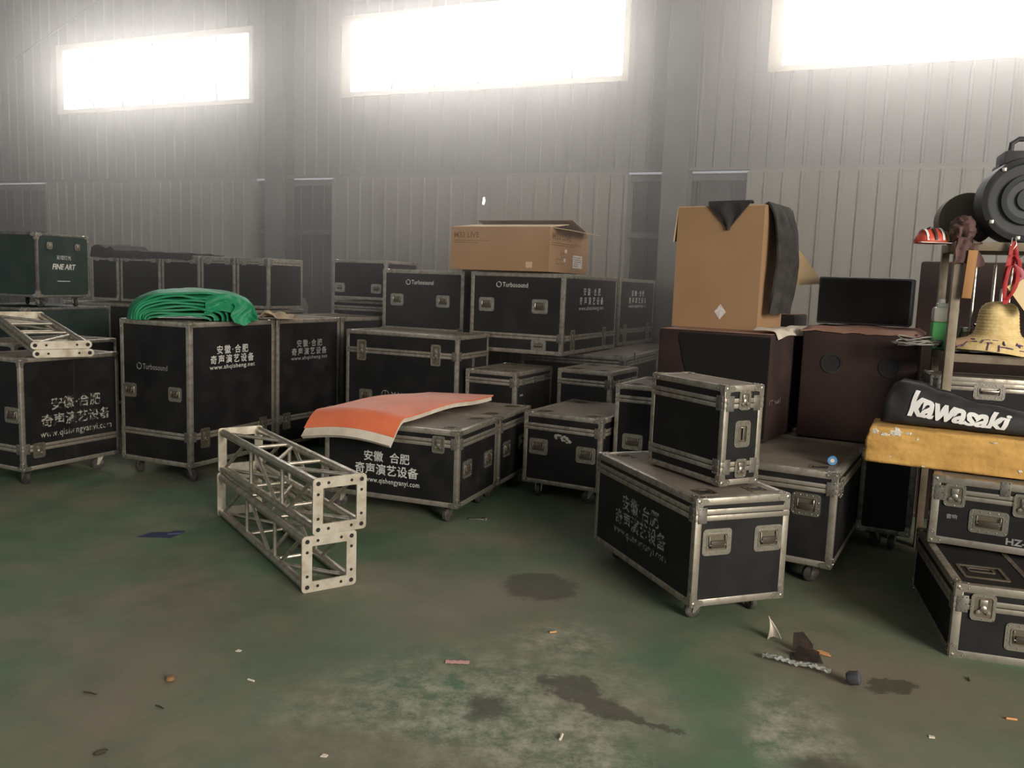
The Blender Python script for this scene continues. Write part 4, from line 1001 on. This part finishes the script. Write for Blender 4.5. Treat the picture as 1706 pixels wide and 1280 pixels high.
def loop_pts(z0, z1, dx, dy): return [(dx*math.sin(2*math.pi*i/20)+.3*dx*math.sin(i*.5), -dy-.012*math.cos(2*math.pi*i/20), z0+(z1-z0)*(.5-.5*math.cos(2*math.pi*i/20))) for i in range(21)]
for a in ((.36, .02, .022, .01), (.3, .10, .035, .02), (.24, .05, .03, .03), (.38, .2, .012, .005)): ribbon(loop_pts(*a), .02).build('strap_loop', 'red', c, None, 60)
mb = MB(); mb.tube([(.0, -.02, .33), (.012, -.02, .36), (.008, -.01, .40), (-.008, -.01, .40), (-.012, -.02, .36)], .005, 8, closed=True); mb.build('snap_hook', 'steel', c)
ribbon([(.02, -.02, .25), (.05, -.03, .22), (.065, -.03, .18), (.04, -.02, .15)], .022).build('strap_tail', mat('pink_webbing', (.5, .16, .2), .7), c, None, 60)
c = rthing('warning_card', 'cream card with a red disc hanging at the right edge of the rack', 'sign', .42, -.03, 1.6)
m = frame_m((.8, .0, .6), (-.6, .0, .8), (0, -1, 0), (0, 0, .12)); mb = MB(); mb.prism(rrect(.2, .2, .006), -.002, .002, 0, m); mb.build('card', 'sign', c)
mb = MB(); mb.prism(circ(.07, 28, .015, -.03), .0022, .003, 0, m); mb.build('red_disc', 'sign_red', c); mb = MB(); mb.lathe([(.006, .002), (.006, .006), (1e-6, .008)], 8, 0, m @ Matrix.Translation((-.0, .09, 0))); mb.tube([m @ Vector((0, .09, .004)), m @ Vector((.0, .2, -.02)), (.0, .02, .385)], .0025, 6); mb.build('hanging_wire', 'cable', c)
# on top of the rack
lp = rthing('spotlight', 'big round black spotlight with a carrying handle on top of the rack', 'spotlight', .37, .10, 1.992)
m = frame_m((1, 0, 0), (0, 0, 1), (0, -1, 0), (0, -.02, .255)); mb = MB()
mb.lathe([(.16, -.28), (.235, -.23), (.25, -.2), (.25, -.04), (.243, .0), (.215, .012), (.205, -.004), (.15, -.004)], 40, 0, m); mb.build('drum', 'lamp_black', lp)
mb = MB(); mb.lathe([(.15, -.004), (.145, .02), (.12, .026), (.112, .012), (.07, .012)], 36, 0, m); mb.lathe([(.07, .012), (.066, .03), (.03, .034), (1e-6, .034)], 28, 0, m); mb.build('front_ring', mat('lamp_face', (.05, .052, .055), .45), lp)
mb = MB(); mb.box((-.14, .02, .44), (.2, .24, .545), 0, None, .015); mb.box((-.16, .04, .41), (-.1, .22, .47), 0, None, .01); mb.build('ballast_box', 'lamp_black', lp)
mb = MB(); mb.tube([(-.09, .13, .53), (-.085, .13, .60), (-.05, .13, .625), (.14, .13, .625), (.18, .13, .60), (.185, .13, .53)], .015, 10); mb.build('carry_handle', 'lamp_black', lp)
for a in (40, 85, 130, 215, 260, 305):
    mb = MB(); mb.box((-.012, -.012, 0), (.012, .012, .016), 0, m @ Matrix.Translation((.225*math.cos(R(a)), .225*math.sin(R(a)), 0)), .003); mb.build('clip', 'steel', lp)
c = rthing('round_drum', 'dull olive round drum behind the spotlight on top of the rack', 'drum', .12, .50, 1.992)
mb = MB(); mb.lathe([(.14, -.12), (.165, -.1), (.165, .1), (.14, .12)], 30, 0, frame_m((1, 0, 0), (0, 0, 1), (0, -1, 0), (0, 0, .167))); mb.build('drum', mat('olive_metal', (.1, .09, .06), .6), c)
rumple('slumped brown cloth bag on top of the rack left of the spotlight', 'cloth_bag', 'bag', .06, .17, 1.994, .075, .085, .085, 11, 'brown_bag', .3, 3)
hl = rthing('safety_helmet', 'red and white striped helmet on the top left corner of the rack', 'helmet', -.10, .22, 1.992, 20)
hl.scale = (.78, .78, .85); mb = MB(); n, k = 26, 10; vs = []
for i in range(k+1):
    ph = math.pi/2*i/k
    for j in range(n): t = 2*math.pi*j/n; q = 1+.12*noise.noise(Vector((math.cos(t)*2, math.sin(t)*2, ph*2))); vs.append((.135*q*math.sin(ph)*math.cos(t), .10*q*math.sin(ph)*math.sin(t), .105*q*math.cos(ph)+.003))
mb.add(vs, [(i*n+j, (i+1)*n+j, (i+1)*n+(j+1) % n, i*n+(j+1) % n) for i in range(k) for j in range(n)]).build('shell', 'red_bright', hl, None, 60)
for (a, mt_n) in ((-38, 'white'), (-8, 'lamp_black'), (22, 'white'), (50, 'kraft')):
    G = []
    for i in range(15):
        ph = R(-80+160*i/14); x0 = .12*math.sin(R(a)); s = math.sqrt(max(.05, 1-(x0/.14)**2)); G.append([(x0+d_, .107*s*math.sin(ph), .113*s*math.cos(ph)*1.02+.004) for d_ in (-.009, 0, .009)])
    mb = MB(); mb.sheet(G, .003); mb.build('stripe', mt_n, hl, None, 60)
mb = MB(); mb.box((-.15, -.13, .0), (.12, -.085, .006), 0, None, .002); mb.build('peak', 'white', hl)
# ------------------------------------------------------------------ litter on the floor
def litter(name, label, cat, x, y, mb, mt, yaw=0, z=0.0, group=None, ang=40):
    o = mb.build(name, mt, None, Matrix.Translation((x, y, z)) @ Matrix.Rotation(R(yaw), 4, 'Z'), ang); return tag(o, label, cat, group)
mb = MB(); G = []
for i in range(9):
    q = i/8; w_ = .078*(1-q)**1.15+.004; G.append([(-.02+.03*q-.035*q*q+w_*(j/4)*.9, .03*math.sin(j*.7)*(1-q)-.01*q, .001+.12*q+.004*math.sin(j)) for j in range(5)])
mb.sheet(G, .003); litter('paper_scrap', 'white curled paper scrap standing upright on the floor', 'paper', 1.29, 3.80, mb, 'foam')
mb = MB(); mb.prism([(0, 0), (.095, 0), (.095, .05), (.045, .1), (0, .085)], 0, .004, 0, frame_m((.9, -.3, 0), (0.0, .1, 1), (.3, .9, 0), (-.06, .05, .0)))
mb.box((-.075, -.055, .0), (.06, .03, .004)); mb.prism([(0, 0), (.11, .0), (.11, .06), (.02, .075)], 0, .004, 0, frame_m((.95, -.25, .0), (0, -.35, .93), (.2, .9, .3), (-.065, -.02, .004)))
litter('metal_bracket', 'bent rusty black metal bracket on the floor in front of the right stack', 'bracket', 1.40, 3.62, mb, 'iron', -12)
mb = MB(); mb.prism([(-.035, 0), (.0, .022), (.035, .004), (.045, -.022), (.015, -.018)], .004, .010); litter('leaf_chip', 'small orange brown chip beside the metal bracket', 'chip', 1.475, 3.66, mb, 'butt', -20)
mb = MB(); pts = [(-.16, .10, .008), (-.09, .06, .016), (-.03, .035, .01), (.04, .01, .02), (.11, -.02, .012)]
G = []
for i in range(24):
    q = i/23*4; k = min(3, int(q)); f = q-k; c_ = Vector(pts[k]).lerp(Vector(pts[k+1]), f)
    G.append([c_+Vector((.3*d_, d_, abs(.014*math.sin(i*1.3+j*2.1))+.002)) for j, d_ in enumerate((-.018, -.006, .006, .018))])
mb.sheet(G, .002); o = litter('plastic_film', 'strip of crumpled clear plastic film on the floor', 'plastic', 1.33, 3.47, mb, 'film', -8)
mb = MB(); mb.lathe([(.02, 0), (.03, .012), (.03, .05), (.02, .058), (1e-6, .058)], 10, 0, Matrix.Rotation(R(78), 4, 'Y')); mb.v = [(x, y, z+.022) for x, y, z in mb.v]
litter('rubber_plug', 'dark rubber lump at the right end of the plastic film', 'lump', 1.475, 3.365, mb, mat('dark_rubber', (.06, .06, .065), .45), -25, .008)
def butt(label, x, y, yaw, mt='butt', ln=.036, r_=.0045): litter('cigarette_butt', label, 'cigarette', x, y, MB().tube([(-ln/2, 0, r_), (ln/2, 0, r_)], r_, 10), mt, yaw, group='cigarette butts on the floor')
butt('cream cigarette butt near the bottom centre of the floor', .228, 2.86, 75, 'ash', .036, .0055); butt('yellow cigarette butt on the pale scuffed patch', .239, 3.785, 20, 'butt', .035)
butt('orange cigarette butt at the lower right edge of the floor', 2.036, 3.113, -12, 'butt', .04); butt('cigarette butt on the green floor left of centre', -1.024, 3.206, -25, 'ash', .032, .004)
mb = MB(); G = [[(-.052+.104*i/10, -.014+.028*j/4, .003+.004*abs(math.sin(i*1.1+j))) for j in range(5)] for i in range(11)]; mb.sheet(G, .0015); litter('wrapper', 'pink sweet wrapper on the pale scuffed floor', 'wrapper', -.194, 3.434, mb, 'pink_wrap', 0)
mb = MB(); mb.prism([(-.12, -.05), (.09, -.06), (.13, .06), (-.06, .05)], .001, .003); mb.prism([(.05, .0), (.13, .02), (.14, .06), (.07, .06)], .003, .012); litter('printed_card', 'dark blue printed card on the floor left of the trusses', 'card', -2.19, 5.05, mb, 'blue_card', 4)
litter('dry_leaf', 'brown dry leaf curled on the green floor', 'leaf', -1.344, 3.182, MB().lathe([(.012, .001), (.02, .008), (.014, .02), (1e-6, .022)], 9), 'leaf')
for lab, x, y, yaw, ln in (('dark twig at the lower left of the floor', -1.605, 3.054, -14, .06), ('short dark twig right of the longer one at lower left', -1.297, 2.97, -30, .045), ('tiny dark stick near the right frame edge', 2.05, 3.45, 70, .04)):
    litter('twig', lab, 'twig', x, y, MB().tube([(-ln/2, 0, .004), (0, .002, .005), (ln/2, 0, .004)], [.0028, .0034, .002], 7), 'twig', yaw, group='twigs on the floor')
mb = MB(); mb.tube([(.022*math.cos(t/3), .012*math.sin(t/3), .003) for t in range(17)], .0022, 6); litter('wire_ring', 'small bent wire ring near the bottom left', 'wire', -1.367, 2.661, mb, 'twig', 40)
for lab, x, y in (('white flake left of the cracked mud patch', -.606, 2.691), ('pale flake on the green floor below the trusses', -1.165, 3.474), ('white flake at lower right floor', 1.64, 2.96)):
    mb = MB(); mb.prism([(-.012, -.006), (.01, -.009), (.014, .004), (-.004, .012)], 0, .003); litter('flake', lab, 'flake', x, y, mb, 'ash', group='flakes on the floor')
mb = MB(); mb.box((-.07, -.01, 0), (.05, .01, .008), 0, None, .002); mb.lathe([(.016, .0), (.016, .018), (1e-6, .02)], 12, 0, Matrix.Translation((.05, .0, 0))); litter('metal_fitting', 'small metal fitting on the floor under the lettered low case', 'fitting', -.2, 5.65, mb, 'steel', -4)
# ------------------------------------------------------------------ dusty haze in the air, lit by the windows
hm = bpy.data.materials.new('dust_haze'); hm.use_nodes = True; nt = hm.node_tree; nt.nodes.clear()
vo = nt.nodes.new('ShaderNodeVolumeScatter'); vo.inputs['Color'].default_value = (1, .97, .95, 1); vo.inputs['Density'].default_value = HAZE_DENSITY; vo.inputs['Anisotropy'].default_value = HAZE_G
ou = nt.nodes.new('ShaderNodeOutputMaterial'); nt.links.new(vo.outputs[0], ou.inputs['Volume'])
mb = MB(); mb.box((-17.9, HAZE_FROM, .01), (7.9, EW+.12, ROOF-.02)); hz = mb.build('dust_haze', [hm], None, WM)
tag(hz, 'thin dusty haze in the air of the shed, glowing below the windows', 'haze', None, 'stuff')
